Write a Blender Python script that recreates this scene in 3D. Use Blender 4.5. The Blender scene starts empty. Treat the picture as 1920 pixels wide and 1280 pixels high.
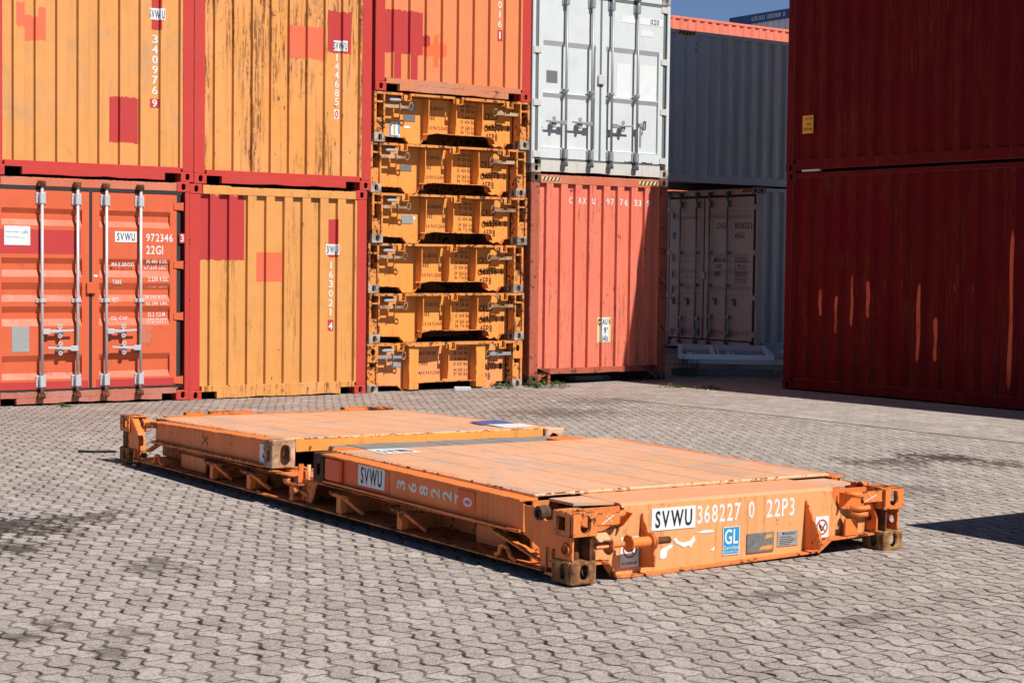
import bpy, math, random
from math import sin, cos, pi, radians
from mathutils import Vector, Matrix, Euler
from mathutils.geometry import tessellate_polygon

random.seed(7)
S = bpy.context.scene
COL = S.collection

# ------------------------------------------------------------------ camera, sky, sun, exposure
YAW = 0.61453                                   # direction of the container row
U = Vector((cos(YAW), sin(YAW), 0)); V = Vector((-sin(YAW), cos(YAW), 0))
cam = bpy.data.cameras.new('camera'); co = bpy.data.objects.new('camera', cam); COL.objects.link(co)
cam.sensor_width = 36; cam.lens = 3169.96 / 1920 * 36; cam.clip_end = 2000
co.matrix_world = Matrix.Translation((0, 0, 1.62531)) @ Matrix.Rotation(pi/2 - 0.0445, 4, 'X') @ Matrix.Rotation(0.01231, 4, 'Z')
S.camera = co
sv = (U * 0.2045 - V + Vector((0, 0, 1.2))).normalized()
sun = bpy.data.lights.new('sun', 'SUN'); sun.energy = 5.0; sun.angle = radians(0.5); sun.color = (1, .96, .9)
so = bpy.data.objects.new('sun', sun); COL.objects.link(so)
so.rotation_euler = sv.to_track_quat('Z', 'Y').to_euler()
w = bpy.data.worlds.new('World'); S.world = w; w.use_nodes = True
nt = w.node_tree; sky = nt.nodes.new('ShaderNodeTexSky'); sky.sky_type = 'NISHITA'; sky.sun_disc = False
sky.sun_elevation = math.asin(sv.z); sky.sun_rotation = math.atan2(sv.x, sv.y)
sky.air_density = 0.32; sky.dust_density = 0.0; sky.ozone_density = 1.0
bg = nt.nodes['Background']; nt.links.new(sky.outputs[0], bg.inputs[0]); bg.inputs[1].default_value = 0.1
S.view_settings.view_transform = 'Standard'; S.view_settings.look = 'None'
S.view_settings.exposure = 0.17; S.view_settings.gamma = 1.0
S.cycles.max_bounces = 6; S.cycles.diffuse_bounces = 1

# ------------------------------------------------------------------ helpers
def tag(o, label, cat, group=None, kind=None):
    o['label'] = label
    if cat: o['category'] = cat
    if group: o['group'] = group
    if kind: o['kind'] = kind
    return o

def thing(name, label, cat, M, group=None):
    o = bpy.data.objects.new(name, None); COL.objects.link(o)
    o.matrix_world = M; o.empty_display_size = .2
    return tag(o, label, cat, group)

def AB(a, b, z=0, rot=0):
    """Frame standing at yard coordinates (a along the row, b away from the viewer)."""
    return Matrix.Translation(U*a + V*b + Vector((0, 0, z))) @ Matrix.Rotation(YAW + rot, 4, 'Z')

def copy_tree(o, parent=None, skip=()):
    c = o.copy(); COL.objects.link(c)
    if parent is not None: c.parent = parent
    for ch in list(o.children):
        if ch.name.split('.')[0] not in skip: copy_tree(ch, c, skip)
    return c

EDGE = {}
class MB:
    def __init__(s): s.v = []; s.f = []; s.m = []; s.mi = 0; s.cuts = []
    def add(s, vs, fs):
        n = len(s.v); s.v += [tuple(p) for p in vs]
        for f in fs: s.f.append(tuple(i + n for i in f)); s.m.append(s.mi)
        return s
    def box(s, x0, y0, z0, x1, y1, z1):
        vs = [(x, y, z) for z in (z0, z1) for y in (y0, y1) for x in (x0, x1)]
        return s.add(vs, [(0,2,3,1), (4,5,7,6), (0,1,5,4), (2,6,7,3), (0,4,6,2), (1,3,7,5)])
    def obox(s, c, ax, hx, hy, hz):
        """box about c with axes ax (3 vectors) and half sizes"""
        c = Vector(c); X, Y, Z = [Vector(a).normalized() for a in ax]
        vs = [c + X*sx*hx + Y*sy*hy + Z*sz*hz for sz in (-1,1) for sy in (-1,1) for sx in (-1,1)]
        return s.add(vs, [(0,2,3,1), (4,5,7,6), (0,1,5,4), (2,6,7,3), (0,4,6,2), (1,3,7,5)])
    def bar(s, p, q, wd, th, up=(0,0,1)):
        p, q = Vector(p), Vector(q); d = q - p; X = d.normalized(); Y = Vector(up).cross(X)
        if Y.length < 1e-4: Y = Vector((1,0,0)).cross(X)
        Y.normalize(); Z = X.cross(Y)
        return s.obox((p+q)/2, (X, Y, Z), d.length/2, wd/2, th/2)
    def poly(s, loops, axis, d0, d1=None):
        """polygon (outer loop, then holes) in the plane normal to axis, extruded d0..d1.
        2-D coords: axis 'y' -> (x,z), 'x' -> (y,z), 'z' -> (x,y)"""
        def P(p, d):
            return {'y': (p[0], d, p[1]), 'x': (d, p[0], p[1]), 'z': (p[0], p[1], d)}[axis]
        tri = tessellate_polygon([[Vector((p[0], p[1], 0)) for p in l] for l in loops])
        flat = [p for l in loops for p in l]; n = len(flat)
        if d1 is None: return s.add([P(p, d0) for p in flat], tri)
        vs = [P(p, d0) for p in flat] + [P(p, d1) for p in flat]
        fs = list(tri) + [tuple(i + n for i in reversed(t)) for t in tri]
        k = 0
        for l in loops:
            m = len(l)
            for i in range(m):
                a, b = k + i, k + (i+1) % m
                fs.append((a, b, b + n, a + n))
            k += m
        return s.add(vs, fs)
    def tube(s, pts, r, n=8, closed=False):
        pts = [Vector(p) for p in pts]; m = len(pts); vs = []; up = None
        for i, p in enumerate(pts):
            if closed: t = pts[(i+1) % m] - pts[i-1]
            else: t = pts[min(i+1, m-1)] - pts[max(i-1, 0)]
            t.normalize()
            if up is None: up = t.orthogonal().normalized()
            up = (up - t*up.dot(t)).normalized(); b = t.cross(up)
            rr = r[i] if isinstance(r, (list, tuple)) else r
            vs += [p + up*cos(2*pi*k/n)*rr + b*sin(2*pi*k/n)*rr for k in range(n)]
        fs = []
        for i in range(m if closed else m-1):
            j = (i+1) % m
            fs += [(i*n+k, i*n+(k+1) % n, j*n+(k+1) % n, j*n+k) for k in range(n)]
        if not closed: fs += [tuple(reversed(range(n))), tuple(range((m-1)*n, m*n))]
        return s.add(vs, fs)
    def cyl(s, p, q, r, n=14): return s.tube([p, q], r, n)
    def build(s, name, mats, parent=None, bevel=0, smooth=False, seg=1):
        if name == 'lettering' and len(s.cuts) > 1:                     # one part per line of lettering
            c = s.cuts + [(len(s.v), len(s.f))]; c[0] = (0, 0)
            for (v0, f0), (v1, f1) in zip(c, c[1:]):
                q = MB(); q.v = s.v[v0:v1]; q.f = [tuple(i - v0 for i in f) for f in s.f[f0:f1]]; q.m = s.m[f0:f1]; o = q.build(name, mats, parent)
            return o
        me = bpy.data.meshes.new(name); me.from_pydata(s.v, [], s.f)
        for m in (mats if isinstance(mats, (list, tuple)) else [mats]): me.materials.append(m)
        me.polygons.foreach_set('material_index', s.m)
        if smooth: me.polygons.foreach_set('use_smooth', [True]*len(s.f))
        me.update()
        import bmesh
        bm = bmesh.new(); bm.from_mesh(me); bmesh.ops.recalc_face_normals(bm, faces=bm.faces); bm.to_mesh(me); bm.free()
        o = bpy.data.objects.new(name, me); COL.objects.link(o)
        if parent is not None: o.parent = parent
        if bevel:
            b = o.modifiers.new('bevel', 'BEVEL'); b.width = bevel; b.segments = seg
            m0 = (mats if isinstance(mats, (list, tuple)) else [mats])[0]
            if m0.name in EDGE:
                me.materials.append(EDGE[m0.name]); b.material = len(me.materials) - 1; b.width = max(bevel, .0045)
            b.harden_normals = False; b.limit_method = 'ANGLE'; b.angle_limit = radians(40)
        if smooth:
            me.shade_smooth() if hasattr(me, 'shade_smooth') else None
        return o

def slot(cx, cz, wd, ht, n=6):
    """rounded upright slot outline"""
    r = wd/2; pts = []
    for k in range(n+1): a = pi*k/n; pts.append((cx + r*cos(a), cz + ht/2 - r + r*sin(a)))
    for k in range(n+1): a = pi + pi*k/n; pts.append((cx + r*cos(a), cz - ht/2 + r + r*sin(a)))
    return pts
def rect(x0, z0, x1, z1): return [(x0, z0), (x1, z0), (x1, z1), (x0, z1)]
def circ(cx, cz, r, n=14): return [(cx + r*cos(2*pi*k/n), cz + r*sin(2*pi*k/n)) for k in range(n)]

# glyphs of the built-in font, cached once
GL = {}
def make_glyphs(bold=0.018):
    for ch in "ABCDEFGHIJKLMNOPQRSTUVWXYZabcdefghijklmnopqrstuvwxyz0123456789.-/'":
        c = bpy.data.curves.new('g', 'FONT'); c.body = ch; c.offset = bold; c.resolution_u = 3
        o = bpy.data.objects.new('g', c); COL.objects.link(o)
        bpy.context.view_layer.update()
        me = bpy.data.meshes.new_from_object(o.evaluated_get(bpy.context.evaluated_depsgraph_get()))
        vs = [(v.co.x, v.co.y) for v in me.vertices]; fs = [tuple(p.vertices) for p in me.polygons]
        x0 = min(v[0] for v in vs); x1 = max(v[0] for v in vs)
        GL[ch] = ([(v[0]-x0, v[1]) for v in vs], fs, x1 - x0)
        bpy.data.objects.remove(o); bpy.data.meshes.remove(me); bpy.data.curves.remove(c)
make_glyphs()
CAPH = max(v[1] for v in GL['H'][0])

def text(mb, s, x0, z0, x1, z1, y, side='front', slant=0.0):
    """lettering filling the box x0..x1, z0..z1 on the plane y (front: facing -Y; left: facing -X, x runs as -y)"""
    mb.cuts.append((len(mb.v), len(mb.f))); pen = 0; lay = []
    for ch in s:
        if ch == ' ': pen += .42; continue
        g = GL[ch]; lay.append((g, pen)); pen += g[2] + .13
    wd = pen - .13; sx = (x1-x0)/wd; sz = (z1-z0)/CAPH
    for g, p in lay:
        vs = []
        for vx, vz in g[0]:
            X = x0 + (vx+p)*sx + slant*vz*sz; Z = z0 + vz*sz
            vs.append((X, y(X) if callable(y) else y, Z) if side == 'front' else (y, -X, Z))
        mb.add(vs, g[1])
def glyph(mb, ch, x0, z0, x1, z1, y, rot=False, side='front'):
    g = GL[ch]; vs = []
    bot = min(v[1] for v in g[0]); top = max(v[1] for v in g[0])
    for vx, vz in g[0]:
        s, t = vx/g[2], (vz-bot)/(top-bot)
        if rot: s, t = 1-t, s
        X = x0 + s*(x1-x0); Z = z0 + t*(z1-z0)
        vs.append((X, y(X) if callable(y) else y, Z) if side == 'front' else (y, -X, Z))
    mb.add(vs, g[1])
def column(mb, chars, x, z_top, z_bot, wd, ht, y):
    """digits one below another"""
    n = len(chars); st = (z_top - z_bot - ht)/(n-1)
    for i, ch in enumerate(chars):
        zz = z_top - i*st
        k = .35 if ch == '1' else 1
        glyph(mb, ch, x - wd*k/2, zz - ht, x + wd*k/2, zz, y)

# ------------------------------------------------------------------ materials
class NB:
    def __init__(s, name):
        s.m = bpy.data.materials.new(name); s.m.use_nodes = True; s.t = s.m.node_tree
        s.b = s.t.nodes['Principled BSDF']
    def n(s, typ, **kw):
        x = s.t.nodes.new('ShaderNode' + typ)
        for k, v in kw.items():
            if k in x.inputs.keys() if isinstance(k, str) else False: pass
            setattr(x, k, v)
        return x
    def link(s, a, b): s.t.links.new(a, b)
    def setin(s, node, i, v):
        if isinstance(v, bpy.types.NodeSocket): s.link(v, node.inputs[i])
        elif v is not None: node.inputs[i].default_value = v
    def math(s, op, a, b=None, c=None, clamp=False):
        x = s.n('Math', operation=op, use_clamp=clamp)
        for i, v in enumerate((a, b, c)): s.setin(x, i, v)
        return x.outputs[0]
    def mix(s, f, a, b):
        x = s.n('Mix', data_type='RGBA'); s.setin(x, 0, f)
        for i, v in ((6, a), (7, b)):
            if isinstance(v, bpy.types.NodeSocket): s.link(v, x.inputs[i])
            else: x.inputs[i].default_value = (*v, 1) if len(v) == 3 else v
        return x.outputs[2]
    def noise(s, vec, scale, detail=4, rough=.55, dist=0):
        x = s.n('TexNoise'); s.link(vec, x.inputs['Vector'])
        x.inputs['Scale'].default_value = scale; x.inputs['Detail'].default_value = detail
        x.inputs['Roughness'].default_value = rough; x.inputs['Distortion'].default_value = dist
        return x.outputs[0]
    def ramp(s, f, lo, hi, to0=0, to1=1):
        x = s.n('MapRange'); x.clamp = True
        for i, v in enumerate((f, lo, hi, to0, to1)): s.setin(x, i, v)
        return x.outputs[0]
    def scale(s, vec, sc):
        x = s.n('Mapping'); s.link(vec, x.inputs[0]); x.inputs['Scale'].default_value = sc
        return x.outputs[0]
    def bump(s, h, strength, dist=.01, prev=None):
        x = s.n('Bump'); x.inputs['Strength'].default_value = strength; x.inputs['Distance'].default_value = dist
        s.link(h, x.inputs['Height'])
        if prev is not None: s.link(prev, x.inputs['Normal'])
        return x.outputs[0]
RUST = (.13, .045, .018); DKRUST = (.05, .022, .014)

def paint(name, rgb, rust=.3, fade=.3, streak=.25, rough=.5, spec=.35, dent=.25, scratch=.0, fadecol=None, rcol=RUST, size=1.0, scrape=0.0, scr=(.525, .585, .46, .56), blot=0.0, blotc=(.42, .27, .17), el=1.0):
    B = NB(name); pos = B.n('NewGeometry').outputs['Position']
    lo = B.noise(pos, 1.3, 3, .6); mid = B.noise(pos, 5*size, 5, .65); hi = B.noise(B.scale(pos, (1, 1, el)), 22*size, 8, .7)
    st = B.noise(B.scale(pos, (16, 16, .55)), 1.0, 4, .6)
    fc = fadecol or tuple(min(1, c*.93 + .035) for c in rgb)
    c = B.mix(B.math('MULTIPLY', B.ramp(lo, .35, .7), fade), rgb, fc)
    c = B.mix(B.math('MULTIPLY', B.ramp(mid, .4, .75), .35), c, tuple(x*.72 for x in rgb))
    c = B.mix(B.math('MULTIPLY', B.ramp(st, .52, .78), streak), c, tuple(.45*x + .5*r for x, r in zip(rgb, rcol)))
    if blot > 0:
        bl = B.noise(B.scale(pos, (1, 1, .6)), 2.6, 6, .7, .5)
        c = B.mix(B.math('MULTIPLY', B.ramp(bl, .52, .66), blot), c, blotc)
    # fine chips in clusters
    mask = B.math('ADD', B.math('MULTIPLY', hi, .62), B.math('MULTIPLY', mid, .38))
    th = .70 - .16*rust
    chip = B.ramp(mask, th, th + .035)
    if rust <= 0: chip = B.math('MULTIPLY', chip, 0)
    c = B.mix(chip, c, B.mix(hi, rcol, DKRUST))
    if scrape > 0:
        s1 = B.noise(B.scale(pos, (34, 34, 1.6)), 1.0, 6, .75, .3); s2 = B.noise(B.scale(pos, (3.2, 3.2, .5)), 1.0, 2, .5)
        sm = B.math('MULTIPLY', B.ramp(s1, scr[0], scr[1]), B.ramp(s2, scr[2], scr[3]))
        sm = B.math('MULTIPLY', sm, B.ramp(hi, .40, .50))
        c = B.mix(B.math('MULTIPLY', sm, scrape), c, B.mix(mid, (.30, .11, .03), (.10, .04, .02)))
    if scratch > 0:
        sc = B.noise(B.scale(pos, (3, 30, 40)), 1.6, 2, .5, .6)
        ln = B.math('SUBTRACT', 1.0, B.ramp(B.math('ABSOLUTE', B.math('SUBTRACT', sc, .5)), 0, .012))
        c = B.mix(B.math('MULTIPLY', ln, scratch), c, tuple(min(1, x + .3) for x in rgb))
    B.link(c, B.b.inputs['Base Color'])
    r = B.ramp(chip, 0, 1, rough, .92)
    r = B.math('ADD', r, B.ramp(mid, .3, .7, -.08, .1)); B.link(r, B.b.inputs['Roughness'])
    B.b.inputs['Specular IOR Level'].default_value = spec
    b = B.bump(lo, dent, .03); b = B.bump(hi, .08, .004, b); b = B.bump(chip, -.25 if rust > 0 else 0, .002, b)
    B.link(b, B.b.inputs['Normal'])
    return B.m

def plain(name, rgb, rough=.5, metal=0, spec=.4, var=.25, sc=30):
    B = NB(name); pos = B.n('NewGeometry').outputs['Position']
    n = B.noise(pos, sc, 5, .6)
    B.link(B.mix(B.math('MULTIPLY', B.ramp(n, .3, .75), var), rgb, tuple(x*.5 for x in rgb)), B.b.inputs['Base Color'])
    B.b.inputs['Roughness'].default_value = rough; B.b.inputs['Metallic'].default_value = metal
    B.b.inputs['Specular IOR Level'].default_value = spec
    B.link(B.bump(n, .12, .003), B.b.inputs['Normal'])
    return B.m

def rusty(name, rgb, dark=DKRUST, thr=.5, rough=.85, sc=26, keep=None):
    B = NB(name); pos = B.n('NewGeometry').outputs['Position']
    n = B.noise(pos, sc, 8, .7); l = B.noise(pos, 6, 4, .6)
    c = B.mix(B.ramp(n, .35, .68), rgb, dark)
    c = B.mix(B.ramp(l, .45, .62), c, keep or tuple(min(1, x*1.5) for x in rgb))
    B.link(c, B.b.inputs['Base Color']); B.b.inputs['Roughness'].default_value = rough
    B.b.inputs['Specular IOR Level'].default_value = .2
    B.link(B.bump(n, .45, .004), B.b.inputs['Normal'])
    return B.m

M = dict(
 flatend = paint('sunlit_tone_orange_paint', (.84, .36, .13), .6, .5, .4, .5, dent=.3, scratch=.25, fadecol=(.84, .42, .20), scrape=.5, blot=.3, blotc=(.66, .27, .11)),  # paler copy of the rack orange, sunlight on the end plate put into the colour
 red     = paint('red_frame_paint', (.56, .052, .040), .25, .25, .12, .45, dent=.2),
 redp    = paint('red_patch_paint', (.52, .048, .045), .12, .2, .08, .5),
 yellow  = paint('ochre_paint', (.73, .325, .09), .45, .35, .2, .5, dent=.35, fadecol=(.74, .35, .13), scrape=.5, el=.5),
 yellowr = paint('worn_ochre_paint', (.76, .31, .07), .7, .5, .7, .55, dent=.45, scratch=.3, fadecol=(.78, .40, .18), scrape=1.0, el=.4, scr=(.49, .55, .42, .50)),
 yellowd = paint('dirty_ochre_paint', (.74, .33, .095), .42, .4, .4, .55, dent=.35, fadecol=(.70, .33, .13), blot=.55, el=.5),
 coralp  = paint('coral_patch_paint', (.78, .16, .075), .2, .2, .1, .5),
 apricot = paint('apricot_paint', (.78, .25, .10), .3, .4, .15, .5, dent=.35, fadecol=(.76, .29, .13)),
 apricotd= paint('dirty_apricot_paint', (.62, .22, .11), .75, .6, .4, .6, fadecol=(.55, .27, .18)),
 orangep = paint('orange_patch_paint', (.85, .16, .05), .15, .2, .05, .5),
 door    = paint('orange_red_door_paint', (.68, .125, .048), .3, .35, .22, .45, scratch=.12, fadecol=(.70, .155, .07)),
 sill    = paint('faded_pink_sill_paint', (.50, .16, .11), .55, .7, .6, .65, fadecol=(.55, .26, .2)),
 header  = paint('faded_orange_paint', (.62, .15, .075), .35, .8, .2, .55, fadecol=(.62, .25, .16)),
 coral   = paint('coral_paint', (.84, .20, .125), .62, .5, .3, .5, dent=.3, fadecol=(.86, .26, .17), scrape=.55, el=.5),
 coralr  = paint('rusty_coral_paint', (.46, .105, .06), .95, .5, .7, .65, size=.8, fadecol=(.40, .13, .08)),
 grey    = paint('pale_grey_paint', (.66, .70, .70), .12, .3, .08, .4, dent=.2, fadecol=(.70, .72, .71)),
 greyd   = paint('dirty_pale_paint', (.62, .60, .56), .5, .6, .4, .6, fadecol=(.62, .56, .5)),
 wine    = paint('wine_red_paint', (.130, .0045, .0075), .25, .5, .35, .65, .08, dent=.3, fadecol=(.16, .010, .009), scrape=.4, blot=.25, blotc=(.15, .018, .014)),
 winep   = paint('crimson_patch_paint', (.145, .003, .008), .05, .1, .1, .6, .08),
 rubs    = paint('rubbed_orange_paint', (.72, .13, .06), .3, .4, .2, .7, .08, blot=.75, blotc=(.22, .02, .015), el=.3),
 slate   = paint('slate_grey_paint', (.60, .61, .63), .15, .4, .35, .5, dent=.3, fadecol=(.64, .64, .65), rcol=(.12, .12, .12)),
 beige   = paint('beige_paint', (.66, .53, .46), .25, .4, .2, .5, fadecol=(.68, .56, .50)),
 blue    = paint('blue_paint', (.02, .075, .26), .1, .2, .1, .5),
 white   = paint('white_paint', (.74, .74, .75), .2, .3, .2, .5),
 rack    = paint('rack_orange_paint', (.93, .335, .07), .5, .35, .3, .5, dent=.25, fadecol=(.93, .37, .11), scrape=.5),
 rackr   = paint('rusty_rack_paint', (.82, .28, .06), 1.15, .5, .55, .6, fadecol=(.70, .33, .12)),
 racks   = paint('rack_salmon_paint', (.92, .33, .12), .2, .4, .1, .5),
 flat    = paint('flat_orange_paint', (.92, .215, .042), .6, .4, .4, .5, dent=.25, scratch=.15, fadecol=(.92, .25, .06), scrape=.4),  # deeper copy of the orange, tone of the shaded side beams put into it
 flatr   = paint('rusty_flat_paint', (.84, .205, .045), 1.0, .5, .6, .6, fadecol=(.62, .28, .10)),
 vermil  = paint('fresh_vermilion_paint', (.88, .115, .025), .15, .2, .1, .45),
 salmon  = paint('salmon_paint', (.82, .36, .17), .4, .5, .2, .5, fadecol=(.80, .44, .28)),
 cast    = rusty('rusty_casting_steel', (.34, .155, .065), keep=(.54, .29, .11)),
 castt   = rusty('tan_rusty_casting_steel', (.52, .31, .18), (.17, .075, .04), keep=(.66, .45, .29)),
 castd   = rusty('dark_rusty_casting_steel', (.13, .075, .05), keep=(.19, .11, .075)),
 castg   = rusty('grey_casting_steel', (.40, .32, .26), DKRUST, keep=(.50, .42, .34)),
 rust    = rusty('rust_steel', (.15, .06, .03), keep=(.22, .09, .04)),
 galv    = plain('galvanised_steel', (.62, .63, .64), .42, .25, .5, .3, 40),
 galvd   = plain('dull_galvanised_steel', (.40, .42, .44), .5, .35, .5, .5, 60),
 steel   = plain('dark_steel', (.16, .17, .18), .5, .4, .5, .5, 50),
 tan     = rusty('worn_tan_steel', (.42, .24, .13), (.12, .05, .03), keep=(.58, .38, .23), sc=40),
 rubber  = plain('door_gasket_rubber', (.035, .038, .043), .75, 0, .3, .4, 20),
 rubberg = plain('grey_door_gasket_rubber', (.16, .175, .185), .75, 0, .3, .3, 20),
 paleg   = plain('cream_fitting_paint', (.64, .62, .56), .5, 0, .4, .25, 30),
 wht     = plain('white_lettering_paint', (.80, .80, .79), .5, 0, .3, .45, 16),
 blk     = plain('black_lettering_paint', (.025, .024, .028), .5, 0, .3, .2, 50),
 dkgrey  = plain('charcoal_lettering_paint', (.06, .065, .075), .5, 0, .3, .2, 50),
 label   = plain('white_label', (.80, .82, .83), .4, 0, .4, .22, 9),
 lblue   = plain('pale_blue_ink', (.18, .34, .52), .5, 0, .3, .1, 20),
 bluei   = plain('blue_label', (.02, .30, .58), .35, 0, .4, .06, 30),
 dblue   = plain('dark_blue_ink', (.03, .12, .36), .4, 0, .4, .1, 30),
 redi    = plain('red_ink', (.55, .06, .05), .5, 0, .3, .1, 30),
 amber   = plain('amber_label', (.82, .40, .03), .4, 0, .4, .15, 30),
 yel     = plain('pale_yellow_label', (.80, .66, .30), .5, 0, .3, .25, 25),
 plate   = plain('aluminium_plate', (.52, .52, .50), .4, .4, .5, .5, 45),
 plated  = plain('tarnished_plate', (.26, .26, .25), .5, .3, .4, .8, 45),
 alu     = plain('aluminium_profile', (.80, .88, .94), .45, 0, .5, .12, 10),
 wood    = plain('weathered_wood', (.30, .27, .25), .85, 0, .2, .6, 14),
 concrete= plain('concrete', (.34, .31, .29), .9, 0, .2, .5, 18),
 black   = plain('black_interior', (.02, .018, .018), .9, 0, .1, .3, 10),
 cable   = plain('black_cable_rubber', (.03, .03, .03), .6, 0, .3, .2, 30),
 yellowk = plain('hazard_yellow', (.72, .38, .04), .5, 0, .3, .3, 40),
)
def worn(name, rgb, cover, light=None):
    """chipped arris: paint broken by bare rust"""
    B = NB(name); pos = B.n('NewGeometry').outputs['Position']
    n = B.noise(pos, 24, 7, .75); l = B.noise(pos, 5, 4, .65)
    k = B.math('ADD', B.math('MULTIPLY', n, .6), B.math('MULTIPLY', l, .4))
    c = B.mix(B.ramp(l, .4, .6), rgb, light or tuple(min(1, x*1.05 + .03) for x in rgb))
    c = B.mix(B.ramp(k, .60 - .2*cover, .64 - .2*cover), c, B.mix(n, (.17, .065, .025), (.06, .03, .02)))
    B.link(c, B.b.inputs['Base Color']); B.b.inputs['Roughness'].default_value = .75; B.b.inputs['Specular IOR Level'].default_value = .2
    return B.m
for k, c, cv in (('flat', (.90, .26, .06), .62), ('flatr', (.84, .24, .06), .8), ('flatend', (.86, .40, .18), .5), ('deck_', (.80, .44, .26), .45), ('salmon', (.84, .42, .24), .45),
                 ('rack', (.93, .37, .09), .55), ('rackr', (.86, .36, .11), .75), ('red', (.58, .075, .055), .22), ('yellow', (.76, .36, .11), .4), ('yellowd', (.70, .33, .11), .55), ('apricotd', (.62, .26, .14), .7),
                 ('coralr', (.46, .12, .07), .8), ('sill', (.52, .20, .14), .6), ('header', (.62, .2, .12), .45), ('wine', (.14, .02, .02), .25), ('greyd', (.62, .6, .56), .4)):
    src = M[k] if k in M else None
    if src: EDGE[src.name] = worn('chipped_' + src.name, c, cv)
def leafmat(name, rgb):
    B = NB(name); pos = B.n('NewGeometry').outputs['Position']
    n = B.noise(pos, 18, 2)
    B.link(B.mix(n, tuple(x*.55 for x in rgb), tuple(x*1.5 for x in rgb)), B.b.inputs['Base Color'])
    B.b.inputs['Roughness'].default_value = .55
    return B.m
M['leaf'] = leafmat('weed_leaf', (.13, .20, .035)); M['leafd'] = leafmat('dark_weed_leaf', (.05, .09, .03))

# folded panel deck: plank seams, grey scuffs, scratches (local coordinates of the rack)
def deckmat():
    B = NB('worn_deck_paint'); pos = B.n('TexCoord').outputs['Object']
    sp = B.n('SeparateXYZ'); B.link(pos, sp.inputs[0])
    lo = B.noise(pos, 1.6, 4, .65); mid = B.noise(pos, 6, 6, .65); hi = B.noise(pos, 30, 8, .7)
    al = B.noise(B.scale(pos, (9, 1.1, 1)), 1, 5, .65, .4)
    c = B.mix(B.ramp(lo, .35, .68), (.78, .38, .19), (.78, .45, .30))
    c = B.mix(B.math('MULTIPLY', B.ramp(mid, .45, .72), .45), c, (.78, .34, .14))
    c = B.mix(B.math('MULTIPLY', B.ramp(al, .57, .74), .55), c, (.46, .34, .31))
    sc = B.ramp(B.math('ADD', B.math('MULTIPLY', al, .5), B.math('MULTIPLY', hi, .5)), .60, .66)
    c = B.mix(B.math('MULTIPLY', sc, .7), c, (.16, .10, .08))
    bl = B.noise(B.scale(pos, (1.6, 1, 1)), 2.1, 6, .65, .8)
    c = B.mix(B.math('MULTIPLY', B.ramp(bl, .51, .64), .7), c, (.47, .37, .32))
    cr = B.noise(B.scale(pos, (2.2, 1.3, 1)), 3.0, 3, .5, 1.2)
    crk = B.math('MULTIPLY', B.math('SUBTRACT', 1, B.ramp(B.math('ABSOLUTE', B.math('SUBTRACT', cr, .5)), 0, .006)), B.ramp(mid, .5, .58))
    c = B.mix(B.math('MULTIPLY', crk, .75), c, (.12, .06, .05))
    seam = B.math('ABSOLUTE', B.math('SUBTRACT', B.math('FRACT', B.math('MULTIPLY', sp.outputs[0], 1/.305)), .5))
    line = B.math('SUBTRACT', 1, B.ramp(seam, 0.007, .015))
    line = B.math('MULTIPLY', line, B.ramp(al, .36, .44))
    c = B.mix(B.math('MULTIPLY', line, 1.0), c, (.14, .06, .03))
    chip = B.ramp(B.math('ADD', B.math('MULTIPLY', hi, .6), B.math('MULTIPLY', mid, .4)), .63, .66)
    c = B.mix(chip, c, (.12, .05, .03))
    B.link(c, B.b.inputs['Base Color']); B.link(B.ramp(mid, .3, .7, .42, .62), B.b.inputs['Roughness'])
    B.b.inputs['Specular IOR Level'].default_value = .35
    b = B.bump(lo, .35, .03); b = B.bump(line, -.4, .004, b); b = B.bump(hi, .12, .003, b)
    B.link(b, B.b.inputs['Normal'])
    return B.m
M['deck'] = deckmat(); EDGE[M['deck'].name] = worn('chipped_deck_paint', (.82, .46, .26), .45)

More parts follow.
